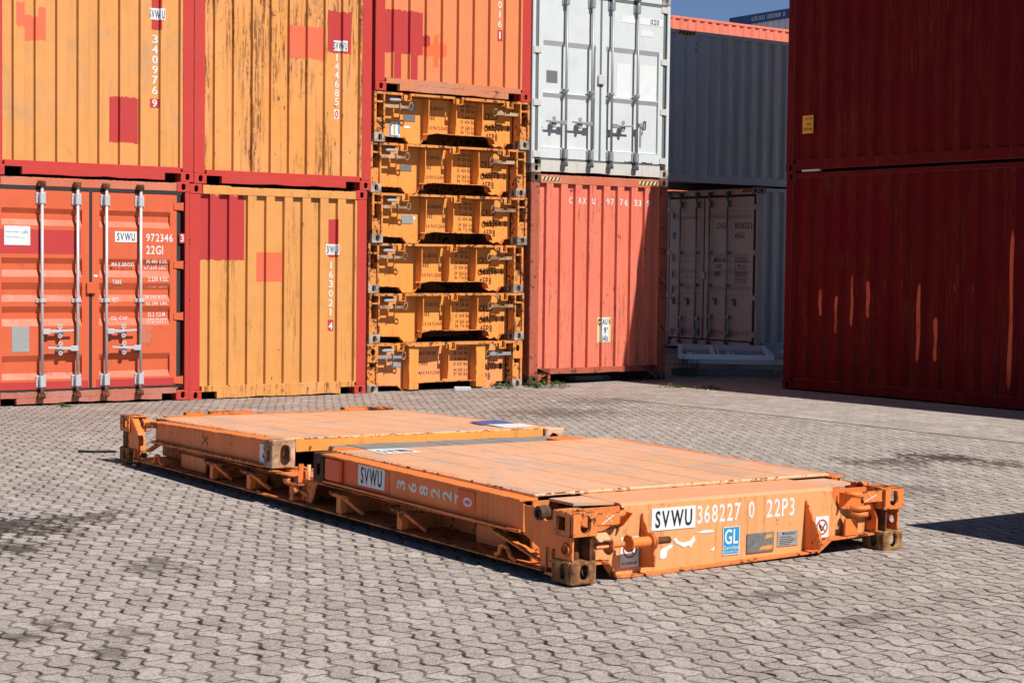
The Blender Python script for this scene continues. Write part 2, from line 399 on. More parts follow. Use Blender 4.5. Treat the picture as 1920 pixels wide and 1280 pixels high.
# interlocking wavy pavers
STAINS = [(3.42, 10.15, .42, .55, 1), (3.15, 9.4, .28, .32, .9), (3.95, 10.25, .32, .25, .8), (3.64, 8.47, .2, .26, .6), (2.65, 7.3, .11, .16, .65), (2.47, 7.13, .11, .13, .65), (2.66, 6.67, .12, .14, .55), (2.92, 6.97, .13, .14, .45),
          (11.5, 9.78, .36, .55, 1), (10.8, 9.8, .42, .5, .75), (11.65, 9.2, .3, .36, .75), (11.28, 15.1, .9, .8, .65), (12.7, 16.2, .7, .55, .6), (6.03, 6.14, .34, .09, .55), (5.92, 5.46, .3, .08, .5), (5.5, 9.6, .55, .45, .5), (9.5, 8.6, .55, .36, .5)]
def groundmat():
    B = NB('interlocking_paving'); pos = B.n('NewGeometry').outputs['Position']
    rot = B.n('VectorRotate', rotation_type='Z_AXIS'); B.link(pos, rot.inputs['Vector']); rot.inputs['Angle'].default_value = -YAW
    wob = B.n('TexNoise'); B.link(rot.outputs[0], wob.inputs['Vector']); wob.inputs['Scale'].default_value = 11; wob.inputs['Detail'].default_value = 5; wob.inputs['Roughness'].default_value = .62
    wv = B.n('VectorMath', operation='MULTIPLY_ADD'); B.link(wob.outputs['Color'], wv.inputs[0])
    wv.inputs[1].default_value = (.027, .03, 0); B.link(rot.outputs[0], wv.inputs[2])
    wob2 = B.n('TexNoise'); B.link(rot.outputs[0], wob2.inputs['Vector']); wob2.inputs['Scale'].default_value = 1.1; wob2.inputs['Detail'].default_value = 2
    wv2 = B.n('VectorMath', operation='MULTIPLY_ADD'); B.link(wob2.outputs['Color'], wv2.inputs[0])
    wv2.inputs[1].default_value = (.06, .06, 0); B.link(wv.outputs[0], wv2.inputs[2])
    sp = B.n('SeparateXYZ'); B.link(wv2.outputs[0], sp.inputs[0]); a, b = sp.outputs[0], sp.outputs[1]
    PA, PB = .107, .198
    tri = B.math('PINGPONG', b, PB/2)
    zig = B.math('MULTIPLY', B.ramp(tri, .020, .079), .040)            # wavy edge
    r = B.math('DIVIDE', B.math('ADD', a, zig), PA)
    row = B.math('FLOOR', r); fr = B.math('FRACT', r)
    t = B.math('ADD', B.math('DIVIDE', b, PB), B.math('ADD', B.math('MULTIPLY', B.math('MODULO', row, 2.0), .5), .25))
    cell = B.math('FLOOR', t); ft = B.math('FRACT', t)
    d1 = B.math('MULTIPLY', B.math('SUBTRACT', .5, B.math('ABSOLUTE', B.math('SUBTRACT', fr, .5))), PA)
    d2 = B.math('MULTIPLY', B.math('SUBTRACT', .5, B.math('ABSOLUTE', B.math('SUBTRACT', ft, .5))), PB)
    id_ = B.n('CombineXYZ'); B.link(row, id_.inputs[0]); B.link(cell, id_.inputs[1])
    wn = B.n('TexWhiteNoise', noise_dimensions='3D'); B.link(id_.outputs[0], wn.inputs['Vector'])
    rnd = wn.outputs[0]
    nlo = B.noise(pos, .35, 4, .6); nm = B.noise(pos, 2.2, 6, .7); nh = B.noise(pos, 42, 8, .8); ns = B.noise(pos, 9, 6, .75)
    ng = B.noise(pos, 120, 3, .85)
    # joints: some gape dark, some are filled with pale sand
    wid = B.ramp(ns, .36, .66, .0009, .0110)
    j1 = B.math('SUBTRACT', 1, B.ramp(d1, wid, B.math('ADD', wid, .003)))
    j2 = B.math('SUBTRACT', 1, B.ramp(d2, B.math('MULTIPLY', wid, .35), B.math('ADD', B.math('MULTIPLY', wid, .35), .003)))
    joint = B.math('MAXIMUM', j1, B.math('MULTIPLY', j2, .7))
    far = B.ramp(a, 13.16, 13.18)
    ln = B.math('MULTIPLY', B.math('SUBTRACT', 1, B.ramp(B.math('ABSOLUTE', B.math('SUBTRACT', a, 13.16)), .018, .04)), B.ramp(b, 17.4, 16.4))
    joint = B.math('MULTIPLY', joint, B.ramp(far, 0, 1, 1, .45))
    jfill = B.ramp(B.math('ADD', B.math('MULTIPLY', nm, .5), B.math('MULTIPLY', ns, .5)), .40, .58, .30, 1)
    joint = B.math('MULTIPLY', joint, jfill)
    joint = B.math('MAXIMUM', joint, ln)
    base = B.mix(B.math('POWER', rnd, 1.6), (.335, .272, .230), (.505, .430, .380))
    base = B.mix(B.math('MULTIPLY', B.ramp(nm, .46, .66), .55), base, (.315, .245, .205))
    base = B.mix(B.math('MULTIPLY', B.ramp(nlo, .42, .60), .40), base, (.455, .375, .325))
    base = B.mix(B.math('MULTIPLY', B.ramp(nh, .50, .58), .80), base, (.17, .13, .11))
    base = B.mix(B.math('MULTIPLY', B.ramp(ng, .49, .58), .70), base, (.72, .65, .60))
    patch = B.math('MULTIPLY', B.ramp(ns, .53, .62), B.ramp(nm, .45, .55))
    base = B.mix(B.math('MULTIPLY', patch, .55), base, (.235, .18, .155))
    sx = B.n('SeparateXYZ'); B.link(rot.outputs[0], sx.inputs[0]); ra, rb = sx.outputs[0], sx.outputs[1]
    rag = B.math('ADD', B.math('MULTIPLY', B.math('SUBTRACT', B.noise(pos, 13, 7, .8), .5), 5.0), B.math('ADD', B.math('MULTIPLY', B.math('SUBTRACT', rnd, .5), .5), B.math('MULTIPLY', B.math('SUBTRACT', .03, B.math('MINIMUM', d1, .03)), -16)))
    acc = None
    for ca, cb, wa, wb, k in STAINS:
        da = B.math('DIVIDE', B.math('SUBTRACT', ra, ca), wa); db = B.math('DIVIDE', B.math('SUBTRACT', rb, cb), wb)
        d = B.math('ADD', B.math('SQRT', B.math('ADD', B.math('MULTIPLY', da, da), B.math('MULTIPLY', db, db))), rag)
        v = B.ramp(d, .45, .85, k, 0)
        acc = v if acc is None else B.math('MAXIMUM', acc, v)
    oil = B.noise(pos, .55, 7, .68, .3)
    acc = B.math('MAXIMUM', acc, B.math('MULTIPLY', B.ramp(oil, .60, .70), .55))
    base = B.mix(B.math('MULTIPLY', acc, .92), base, (.065, .048, .044))
    rp = B.noise(pos, 1.1, 7, .7, .8)
    base = B.mix(B.math('MULTIPLY', B.ramp(rp, .66, .72), .45), base, (.45, .14, .11))
    # trodden brown dirt spread over the strip along the boxes
    foot = B.math('MULTIPLY', B.ramp(rb, 13.0, 17.5), B.ramp(nm, .38, .58, .25, 1))
    base = B.mix(B.math('MULTIPLY', foot, .62), base, (.285, .215, .180))
    col = B.mix(B.math('MULTIPLY', joint, .95), base, B.mix(B.ramp(ns, .4, .6), (.085, .058, .043), (.020, .013, .010)))
    B.link(col, B.b.inputs['Base Color']); B.b.inputs['Roughness'].default_value = .88; B.b.inputs['Specular IOR Level'].default_value = .2
    edge = B.math('MINIMUM', B.ramp(d1, 0, .016), B.ramp(d2, 0, .010))
    hgt = B.math('ADD', B.math('MULTIPLY', edge, B.ramp(far, 0, 1, .6, .25)), B.math('MULTIPLY', rnd, .5))
    hgt = B.math('SUBTRACT', hgt, B.math('MULTIPLY', joint, .6))
    bb = B.bump(hgt, 1.0, .013); bb = B.bump(nh, .8, .009, bb); bb = B.bump(ng, .45, .004, bb)
    # every stone sits a little out of level
    tv = B.n('VectorMath', operation='MULTIPLY_ADD'); B.link(wn.outputs['Color'], tv.inputs[0]); tv.inputs[1].default_value = (.11, .11, 0); 
    off = B.n('VectorMath', operation='ADD'); B.link(bb, off.inputs[0]); off.inputs[1].default_value = (-.055, -.055, 0); B.link(off.outputs[0], tv.inputs[2])
    nn = B.n('VectorMath', operation='NORMALIZE'); B.link(tv.outputs[0], nn.inputs[0])
    B.link(nn.outputs[0], B.b.inputs['Normal'])
    return B.m
M['ground'] = groundmat()

# ------------------------------------------------------------------ ground
GP = [(-3.85, 20.2, -.022, 2.2), (-1.86, 21.6, -.034, 2), (.1, 22.9, -.018, 1.6), (1.6, 24, .0, 2), (3.64, 22.7, .02, 2.2), (6.5, 18.7, .024, 3),
      (.3, 8.5, .004, 2), (2.3, 9.9, -.017, 1.6), (-3.1, 13.5, .028, 2), (-1, 11.2, .0, 2), (4.0, 29.6, .165, 2.6), (12, 34, .165, 6), (16, 40, .165, 8)]
def gz(x, y):
    n = 0; d = .25
    for px, py, pz, s in GP:
        k = math.exp(-((x-px)**2 + (y-py)**2)/(2*s*s)); n += k*pz; d += k
    return n/d
def build_ground():
    xs = [-600, -200, -80, -40, -25, -18] + [-14 + .5*i for i in range(61)] + [18, 22, 30, 50, 100, 250, 600]
    ys = [-300, -80, -30, -10, -3, 0, 2] + [3 + .5*i for i in range(75)] + [42, 46, 55, 70, 100, 200, 500, 1000]
    mb = MB(); nx = len(xs)
    mb.add([(x, y, gz(x, y) - .004) for y in ys for x in xs],
           [(j*nx+i, j*nx+i+1, (j+1)*nx+i+1, (j+1)*nx+i) for j in range(len(ys)-1) for i in range(nx-1)])
    o = mb.build('paved_ground', M['ground'], smooth=True)
    tag(o, 'pale interlocking wavy paving of the yard', None, kind='structure')
build_ground()

# ------------------------------------------------------------------ shipping containers
W = 2.438
def casting_mb(top=False, lw=.162, ll=.178, h=.118, t=.02, seg=6):
    """hollow corner casting with slotted holes; origin at its outer lower front corner"""
    mb = MB()
    fr = [rect(0, 0, lw, h), slot(lw*.52, h*.52, .05, .078, seg)]
    sd = [rect(t, 0, ll-t, h), slot(ll*.5, h*.52, .05, .078, seg)]
    mb.poly(fr, 'y', 0, t); mb.poly([rect(0, 0, lw, h)], 'y', ll-t, ll)
    mb.poly(sd, 'x', 0, t); mb.poly(sd, 'x', lw-t, lw)
    mb.box(t, t, 0, lw-t, ll-t, t); mb.box(t, t, h-t, lw-t, ll-t, h)
    return mb
CAST = {}
def castings(parent, mat, H, L, zs=None):
    if mat.name not in CAST:
        o = casting_mb().build('corner_casting', mat, None, .006); o.name = 'corner_casting'
        CAST[mat.name] = o; first = o
    else: first = None
    src = CAST[mat.name]
    for z in (0, H-.118):
        for y in (0, L-.178):
            for x in (0, W-.162):
                if first is not None: o = first; first = None
                else: o = src.copy(); COL.objects.link(o)
                o.parent = parent; o.location = (x, y, z)

def end_depth(x):
    t = (x - .012) % .25
    if t < .007: return .0456*(1 - t/.007)
    if t < .122: return 0.0
    if t < .129: return .0456*(t-.122)/.007
    return .0456
def end_breaks(x0, x1):
    xs = {x0, x1}; k = -1
    while k*.25 < x1 + .3:
        for o in (.012, .019, .134, .141):
            x = k*.25 + o
            if x0 < x < x1: xs.add(x)
        k += 1
    return sorted(xs)
def corr_end(mb, x0, x1, z0, z1, y0, off=0.0, jag=0.0, mi=None):
    if mi is not None: mb.mi = mi
    xs = end_breaks(x0, x1); vs = []
    if jag: xs = sorted(set(xs) | {x0 + (x1-x0)*k/int((x1-x0)/.017) for k in range(int((x1-x0)/.017))})
    n = len(xs)
    for i, x in enumerate(xs):
        j0 = random.uniform(-jag, jag); j1 = random.uniform(-jag, jag)
        vs += [(x, y0 + end_depth(x) - off, z0 + j0), (x, y0 + end_depth(x) - off, z1 + j1)]
    mb.add(vs, [(2*i, 2*i+2, 2*i+3, 2*i+1) for i in range(n-1)]); mb.mi = 0
def onend(o): return lambda x: .012 + end_depth(x) - o
def side_depth(y):
    t = (y - .16) % .278
    if t < .068: return .036*t/.068
    if t < .138: return .036
    if t < .206: return .036*(1-(t-.138)/.068)
    return 0.0
def side_breaks(y0, y1):
    ys = {y0, y1}; k = -1
    while k*.278 < y1 + .3:
        for o in (.16, .228, .298, .366):
            y = k*.278 + o
            if y0 < y < y1: ys.add(y)
        k += 1
    return sorted(ys)
def corr_side(mb, y0, y1, z0, z1, xf, sgn, off=0.0, mi=0):
    ys = side_breaks(y0, y1); mb.mi = mi; vs = []
    for y in ys:
        d = xf + sgn*(side_depth(y) - off); vs += [(d, y, z0), (d, y, z1)]
    mb.add(vs, [(2*i, 2*i+2, 2*i+3, 2*i+1) for i in range(len(ys)-1)]); mb.mi = 0

def shell(t, H, L, frame, cmat, side, castm, bottom='notch', pw=.14, rail=None, post=None, front=True, sidemats=None, sidefn=None):
    """posts, rails, side walls, roof, floor and castings shared by all the boxes"""
    rail = rail or frame; post = post or frame
    for x0, x1 in ((0, pw), (W-pw, W)):
        MB().box(x0, .004, .118, x1, .13, H-.118).build('corner_post', post, t, .008)
        MB().box(x0, L-.13, .118, x1, L-.004, H-.118).build('corner_post', post, t, .008)
    castings(t, castm, H, L)
    for nm, xf, sg in (('side_wall', .012, 1), ('side_wall', W-.012, -1)):
        mb = MB(); corr_side(mb, .13, L-.13, .155, H-.075, xf, sg)
        if sidefn and sg == 1: sidefn(mb)
        mb.build(nm, [side] + (sidemats or []), t)
    for xa, xb in ((.006, .056), (W-.056, W-.006)):
        MB().box(xa, .178, H-.078, xb, L-.178, H-.012).build('top_side_rail', rail, t, .006)
        MB().box(xa, .178, .022, xb, L-.178, .158).build('bottom_side_rail', rail, t, .006)
    mb = MB(); n = int((L-.3)/.21)
    for k in range(n):
        y = .15 + k*.21
        mb.box(.05, y, H-.034, W-.05, y+.205, H-.022 + .012*(k % 2))
    mb.build('roof', side, t)
    MB().box(.056, .14, .13, W-.056, L-.14, .165).build('floor', M['wood'], t)
    # rear wall
    mb = MB(); corr_end(mb, pw, W-pw, .15, H-.08, 0)
    mb.v = [(W - x, L - .01 - y, z) for x, y, z in mb.v]
    mb.build('rear_wall', cmat, t)
    MB().box(.162, L-.07, H-.11, W-.162, L-.002, H-.01).build('rear_header', frame, t, .006)
    MB().box(.162, L-.07, .02, W-.162, L-.002, .155).build('rear_sill', frame, t, .006)

def notch_rail(x0=.162, x1=W-.162, z0=.018, z1=.172, nw=.19, nh=.085, nx=.012):
    bent = [(x0+nx+nw + (x1-x0-2*nx-2*nw)*k/12, z0 + random.choice((0, 0, .003, .006, .012))) for k in range(1, 12)]
    return [(x0, z0+nh), (x0+nx+nw, z0+nh), (x0+nx+nw, z0)] + bent + [(x1-nx-nw, z0), (x1-nx-nw, z0+nh), (x1, z0+nh), (x1, z1), (x0, z1)]

def end_box(name, label, Mx, H, L, frame, wall, castm, bottom_mat=None, top_mat=None, wallfn=None, wallmats=(), post=None, side=None, bz=(.018, .172), pw=.14):
    """container whose blank corrugated end faces the front"""
    t = thing(name, label, 'shipping container', Mx, None)
    shell(t, H, L, frame, wall, side or wall, castm, pw=pw, post=post)
    mb = MB(); corr_end(mb, pw-.003, W-pw+.003, bz[1]-.012, H-.09, .012)
    if wallfn: wallfn(mb)
    mb.build('end_wall', [wall] + list(wallmats), t)
    MB().poly([notch_rail(z0=bz[0], z1=bz[1])], 'y', .006, .075).build('end_sill', bottom_mat or frame, t, .006)
    return t

ROWLEN = 6.058
# lower yellow box
def w_c2(mb):
    corr_end(mb, .14, .742, 1.69, 2.47, .012, .0015, .012, 1)
    corr_end(mb, .90, 1.256, 1.435, 1.79, .012, .0015, .006, 2)
    corr_end(mb, 1.90, 2.03, 1.745, 2.22, .012, .0015, .006, 1)
    corr_end(mb, 1.905, 1.99, .815, .955, .012, .0016, .003, 1)
C2 = end_box('shipping_container', 'ochre container end lettered 163021 4, on the ground beside the orange-red doors',
    AB(8.49, 18.72, -.034), 2.591, ROWLEN, M['red'], M['yellow'], M['red'], bottom_mat=M['yellowr'], wallfn=w_c2, wallmats=(M['redp'], M['coralp']))
MB().poly([[(.175, 2.48), (W-.16, 2.48), (W-.16, 2.575), (.6, 2.572), (.5, 2.585), (.175, 2.585)]], 'y', .008, .07).build('end_header', M['yellow'], C2, .005)
mb = MB(); corr_end(mb, 1.848, 2.04, 1.775, 1.907, .012, .003); mb.build('owner_label', M['label'], C2)
mb = MB(); text(mb, 'SVWU', 1.862, 1.793, 2.028, 1.888, onend(.005)); mb.build('lettering', M['dkgrey'], C2)
mb = MB(); column(mb, '163021', 1.948, 1.69, 1.005, .062, .092, onend(.0032)); glyph(mb, '4', 1.92, .83, 1.978, .925, onend(.0032)); mb.build('lettering', M['wht'], C2)

# upper left yellow box
def w_c3(mb):
    corr_end(mb, .16, .66, 2.06, 2.35, .012, .0015, .008, 2)
    corr_end(mb, .30, .41, 1.66, 1.93, .012, .0015, .02, 2)
    corr_end(mb, .41, .55, 1.52, 1.79, .012, .0015, .02, 2)
    corr_end(mb, .55, .65, 1.53, 1.89, .012, .0015, .02, 2)
    corr_end(mb, 1.405, 1.755, .43, .958, .012, .0015, .01, 1)
    corr_end(mb, 1.923, 2.036, 1.77, 2.35, .012, .0015, .006, 1)
    corr_end(mb, 1.90, 2.015, .86, .965, .012, .0016, .003, 1)
C3 = end_box('shipping_container', 'ochre container end lettered 340976 9, standing on the orange-red doors at far left',
    AB(6.10, 18.72, 2.572), 2.591, ROWLEN, M['red'], M['yellowd'], M['red'], wallfn=w_c3, wallmats=(M['redp'], M['coralp']))
MB().box(.162, .008, 2.48, W-.162, .07, 2.58).build('end_header', M['yellow'], C3, .005)
mb = MB(); corr_end(mb, 1.882, 2.075, 1.888, 2.02, .012, .003); mb.build('owner_label', M['label'], C3)
mb = MB(); text(mb, 'SVWU', 1.892, 1.905, 2.066, 2.0, onend(.005)); mb.build('lettering', M['dkgrey'], C3)
mb = MB(); column(mb, '340976', 1.965, 1.71, 1.015, .07, .098, onend(.0032)); glyph(mb, '9', 1.93, .868, 1.993, .957, onend(.0032)); mb.build('lettering', M['wht'], C3)

# upper scratched yellow box
def w_c4(mb):
    corr_end(mb, 1.255, 1.765, 1.60, 2.0, .012, .0015, .012, 2)
    corr_end(mb, 1.80, 2.15, 1.71, 2.225, .012, .0016, .015, 1)
    corr_end(mb, 1.925, 1.99, .885, 1.005, .012, .0016, .002, 3)
C4 = end_box('shipping_container', 'rust-scratched ochre container end lettered 144685 0, in the upper tier',
    AB(8.545, 18.72, 2.562), 2.591, ROWLEN, M['red'], M['yellowr'], M['red'], wallfn=w_c4, wallmats=(M['redp'], M['coralp'], M['wht']))
MB().box(.162, .008, 2.48, W-.162, .07, 2.58).build('end_header', M['yellow'], C4, .005)
mb = MB(); corr_end(mb, 1.898, 2.085, 1.735, 1.865, .012, .003); mb.build('owner_label', M['label'], C4)
mb = MB(); text(mb, 'SVWU', 1.908, 1.753, 2.076, 1.845, onend(.005)); mb.build('lettering', M['dkgrey'], C4)
mb = MB(); column(mb, '144685', 1.957, 1.70, 1.052, .058, .095, onend(.0032)); mb.build('lettering', M['wht'], C4)
mb = MB(); glyph(mb, '0', 1.936, .897, 1.979, .993, onend(.0032)); mb.build('lettering', M['redi'], C4)

# apricot box on the racks
def w_c5(mb):
    corr_end(mb, .14, .735, .50, 1.05, .012, .0015, .01, 1)
    corr_end(mb, .28, .405, .165, .5, .012, .0016, .004, 1)
    corr_end(mb, .53, .64, .165, .5, .012, .0016, .004, 1)
    corr_end(mb, .735, .82, .62, .76, .012, .0016, .01, 1)
    corr_end(mb, .74, 1.08, .50, .66, .012, .0014, .03, 2)
    corr_end(mb, .88, .98, .36, .78, .012, .0013, .03, 2)
    corr_end(mb, 1.895, 1.995, .79, .94, .012, .0016, .003, 1)
C5 = end_box('shipping_container', 'apricot container end with red posts on top of the six stacked orange racks',
    AB(11.035, 18.72, 3.842), 2.591, ROWLEN, M['red'], M['apricot'], M['red'], bottom_mat=M['apricotd'], wallfn=w_c5, wallmats=(M['redp'], M['orangep']))
MB().box(.162, .008, 2.48, W-.162, .07, 2.58).build('end_header', M['apricot'], C5, .005)
mb = MB(); column(mb, '783016', 1.95, 1.702, .973, .06, .094, onend(.0032)); glyph(mb, '1', 1.94, .82, 1.965, .918, onend(.0032)); mb.build('lettering', M['wht'], C5)

# coral box
def w_c6(mb): pass
C6 = end_box('shipping_container', 'tall coral red corrugated container end on the ground under the pale grey doors',
    AB(13.50, 18.72, 0.0), 2.896, ROWLEN, M['coralr'], M['coral'], M['castd'], bottom_mat=M['coralr'], wallfn=w_c6, bz=(.142, .222), pw=.15)
MB().box(.165, .008, 2.765, W-.165, .07, 2.885).build('end_header', M['header'], C6, .005)
mb = MB(); mb.box(.335, .02, .003, .385, .12, .142); mb.build('support_leg', M['coralr'], C6, .004)
mb = MB(); mb.poly([[(.163, .03), (.163, .142), (.31, .142)]], 'y', .02, .035); mb.build('gusset', M['coralr'], C6)
mb = MB(); mb.poly([[(W-.163, .03), (W-.163, .142), (W-.31, .142)]], 'y', .02, .035); mb.build('gusset', M['coralr'], C6)
def hazard(mb0, mb1, x0, x1, z0, z1, y, n=5, side='front'):
    """slanted stripes: mb0 ground strip, mb1 dark bars"""
    wd = (x1-x0)/n; h = z1-z0
    pt = (lambda x, z, d: (x, d, z)) if side == 'front' else (lambda x, z, d: (d, -x, z))
    e = -.002 if side == 'front' else -.002
    mb0.add([pt(x0, z0, y), pt(x1, z0, y), pt(x1, z1, y), pt(x0, z1, y)], [(0, 1, 2, 3)])
    for k in range(n):
        a = x0 + wd*k + .01
        q = [pt(max(x0, a), z0, y+e), pt(min(x1, a+wd*.5), z0, y+e), pt(min(x1, a+wd*.5+h*.6), z1, y+e), pt(min(x1, a+h*.6), z1, y+e)]
        mb1.add(q, [(0, 1, 2, 3)])
for q in ((.185, .50, 2.805, 2.852), (1.90, 2.25, 2.805, 2.858)):
    m0, m1 = MB(), MB(); hazard(m0, m1, *q, .006); o = m0.build('hazard_strip', M['yel'], C6); m1.build('stripes', M['dkgrey'], o)
mb = MB()
for s, x in (('C', .688), ('A', .815), ('X', .930), ('U', 1.055), ('9', 1.312), ('7', 1.428), ('7', 1.555), ('6', 1.678), ('3', 1.812), ('3', 1.928), ('9', 2.05)):
    glyph(mb, s, x, 2.50, x + .058, 2.59, onend(.003))
mb.build('lettering', M['wht'], C6)
mb = MB(); corr_end(mb, 1.218, 1.46, .566, .922, .012, .002); mb.build('height_warning_label', [M['yel']], C6)
mb = MB(); corr_end(mb, 1.263, 1.425, .572, .916, .012, .0035); mb.build('label_centre', M['label'], C6)
mb = MB(); text(mb, 'CAUTN', 1.228, .82, 1.45, .90, onend(.006)); text(mb, "9'6", 1.30, .69, 1.42, .78, onend(.006)); text(mb, 'HIG', 1.28, .578, 1.405, .664, onend(.006))
mb.build('lettering', M['dkgrey'], C6)
mb = MB(); mb.poly([[(.82, .43), (.86, .445), (.905, .43), (.90, .47), (.85, .487), (.815, .47)]], 'y', .055, .0565); mb.build('paint_chip', M['label'], C6)

# ------------------------------------------------------------------ containers with doors to the front
def door_leaf(mb, x0, x1, z0, z1, m, recs, dep, y0):
    """sheet with pressed horizontal recesses; recs = (bottom, lower flat, upper flat, top)"""
    zs = [z0]
    a, b = x0 + m, x1 - m
    q = lambda xa, za, ya, xb, zb, yb: mb.add([(xa, ya, za), (xb, ya, za), (xb, yb, zb), (xa, yb, zb)], [(0, 1, 2, 3)])
    q(x0, z0, y0, a, z1, y0); q(b, z0, y0, x1, z1, y0)
    z = z0
    for r0, r1, r2, r3 in sorted(recs):
        q(a, z, y0, b, r0, y0); q(a, r0, y0, b, r1, y0+dep); q(a, r1, y0+dep, b, r2, y0+dep); q(a, r2, y0+dep, b, r3, y0)
        for x in (a, b): mb.add([(x, y0, r0), (x, y0+dep, r1), (x, y0+dep, r2), (x, y0, r3)], [(0, 1, 2, 3)])
        z = r3
    q(a, z, y0, b, z1, y0)
    for xa in (x0, x1): mb.add([(xa, y0, z0), (xa, y0+.05, z0), (xa, y0+.05, z1), (xa, y0, z1)], [(0, 1, 2, 3)])

def lock_bar(t, x, z0, z1, mat, camm, hz, hdir, brz, hang=False):
    mb = MB(); mb.tube([(x, -.048, z0+.02), (x, -.048, z1-.02)], .0175, 10)
    b = mb.build('locking_bar', mat, t, 0, True)
    for z, s in ((z0, -1), (z1, 1)):                                   # cam and keeper at each end
        m = MB(); m.tube([(x, -.048, z - .02*s), (x, -.046, z + .05*s)], .026, 8)
        m.box(x-.045, -.06, min(z, z+.06*s), x+.04, -.012, max(z, z+.06*s)); m.box(x-.02, -.075, min(z+.01*s, z+.05*s), x+.025, -.02, max(z+.01*s, z+.05*s))
        m.build('cam_keeper', camm, b, .006)
    for z, hh, ww in brz:                                              # bearing brackets
        m = MB(); m.box(x-.058, -.014, z-hh, x+.058, -.001, z+hh); m.box(x-.028, -.072, z-hh*.92, x+.028, -.013, z+hh*.92)
        for sx in (-.045, .045):
            for sz in (-.7, .7): m.cyl((x+sx, -.02, z+sz*hh), (x+sx, -.006, z+sz*hh), .009, 8)
        m.build('bracket', mat, b, .004)
    if hang:
        m = MB(); m.box(x+.02, -.075, hz-.03, x+.09, -.03, hz+.03); m.bar((x+.055, -.06, hz-.02), (x+.058, -.05, hz-.31), .03, .014, (0, 1, 0)); m.build('lever_handle', mat, b, .004)
        return b
    m = MB(); e = x + hdir*.36
    m.box(min(x, x+hdir*.09), -.078, hz-.03, max(x, x+hdir*.09), -.03, hz+.03)
    m.bar((x+hdir*.05, -.064, hz), (x+hdir*.2, -.068, hz+.004), .034, .022, (0, 1, 0)); m.bar((x+hdir*.19, -.068, hz+.003), (e, -.075, hz+.012), .024, .016, (0, 1, 0))
    m.build('lever_handle', mat, b, .004)
    c = x + hdir*.205; m = MB()
    m.box(c-.04, -.05, hz-.035, c+.045, -.002, hz+.01); m.poly([circ(c, hz+.055, .028), circ(c, hz+.055, .011, 10)], 'y', -.06, -.045)
    m.poly([circ(c, hz-.052, .026), circ(c, hz-.052, .010, 10)], 'y', -.06, -.045); m.box(c-.012, -.058, hz+.01, c+.012, -.046, hz+.035)
    m.build('handle_catch', mat, b, .004)
    return b

def door_box(name, label, Mx, H, L, p):
    t = thing(name, label, 'shipping container', Mx)
    shell(t, H, L, p['frame'], p['wall'], p['wall'], p['cast'], pw=.055, post=p['post'])
    zb, zt = p['zb'], p['zt']
    MB().poly([notch_rail(z0=.018, z1=zb-.028, nw=.17 if p.get('notch', True) else .001, nh=.07 if p.get('notch', True) else .001)], 'y', .004, .075).build('door_sill', p['sill'], t, .005)
    MB().box(.165, .004, zt+.045, W-.165, .075, H-.012).build('door_header', p['header'], t, .005)
    xl, xc, xr = p['x']
    for x0, x1 in ((xl, xc-.018), (xc+.018, xr)):
        mb = MB(); door_leaf(mb, x0, x1, zb, zt, p['m'], p['recs'], p['dep'], .0)
        mats = [p['door']] + list(p.get('doormats', ()))
        if p.get('doorfn'): p['doorfn'](mb, x0 > 1)
        d = mb.build('door', mats, t)
        if p.get('seam'):
            MB().box(x0+.02, -.002, p['seam']-.004, x1-.02, .001, p['seam']+.004).build('seam', p['door'], d)
    g = p['gasket']
    mb = MB(); mb.box(xc-.018, .002, zb-.02, xc+.018, .03, zt+.02); mb.box(xl-.03, .006, zb-.03, xr+.07, .03, zb+.001); mb.box(xl-.03, .006, zt-.001, xr+.07, .03, zt+.042)
    mb.box(xr+.0, .01, zb-.02, xr+.055, .03, zt+.03); mb.box(xl-.05, .01, zb-.02, xl, .03, zt+.03)
    mb.build('door_gasket', g, t, .006)
    for x, s in ((xl, -1), (xr, 1)):
        for z in p['hz']:
            m = MB(); m.poly([[(x-s*.04, z-.04), (x+s*.055, z-.046), (x+s*.075, z-.03), (x+s*.075, z+.03), (x+s*.055, z+.046), (x-s*.04, z+.04)]], 'y', -.012, .006)
            m.cyl((x+s*.075, .004, z-.05), (x+s*.075, .004, z+.05), .015, 8)
            m.build('hinge', p['hinge'], t, .004)
    for i, x in enumerate(p['bars']):
        h, d, hang = p['handles'][i]
        lock_bar(t, x, zb-.045, zt+.045, p['bar'], p['cam'], h, d, p['brz'], hang)
    m = MB(); zp = p['lockz']; m.box(xc-.055, -.035, zp-.065, xc+.055, -.004, zp+.065); m.build('lock_plate', p['lockm'], t, .006)
    return t

# lower left orange-red doors
def df1(mb, right):
    x0, x1 = (1.228, 2.272) if right else (.09, 1.192)
    mb.mi = 1
    if not right:
        mb.add([(x0+.0, -.0015, 1.72), (x1-.10, -.0015, 1.72), (x1-.10, -.0015, 1.99), (x0, -.0015, 1.99)], [(0,1,2,3)])
        mb.add([(x0, -.0015, .19), (x1-.01, -.0015, .19), (x1-.01, -.0015, .27), (x0, -.0015, .27)], [(0,1,2,3)])
    else:
        mb.add([(x0+.05, -.0015, .19), (x1, -.0015, .19), (x1, -.0015, .272), (x0+.05, -.0015, .272)], [(0,1,2,3)])
        mb.mi = 2
        mb.add([(x0+.60, -.0015, .70), (x0+.72, -.0015, .70), (x0+.72, -.0015, .89), (x0+.60, -.0015, .89)], [(0,1,2,3)])
    mb.mi = 0
R1 = [(2.038, 2.106, 2.172, 2.231), (1.459, 1.536, 1.607, 1.673), (1.178, 1.254, 1.313, 1.395), (.902, .982, 1.053, 1.124), (.297, .368, .498, .569)]
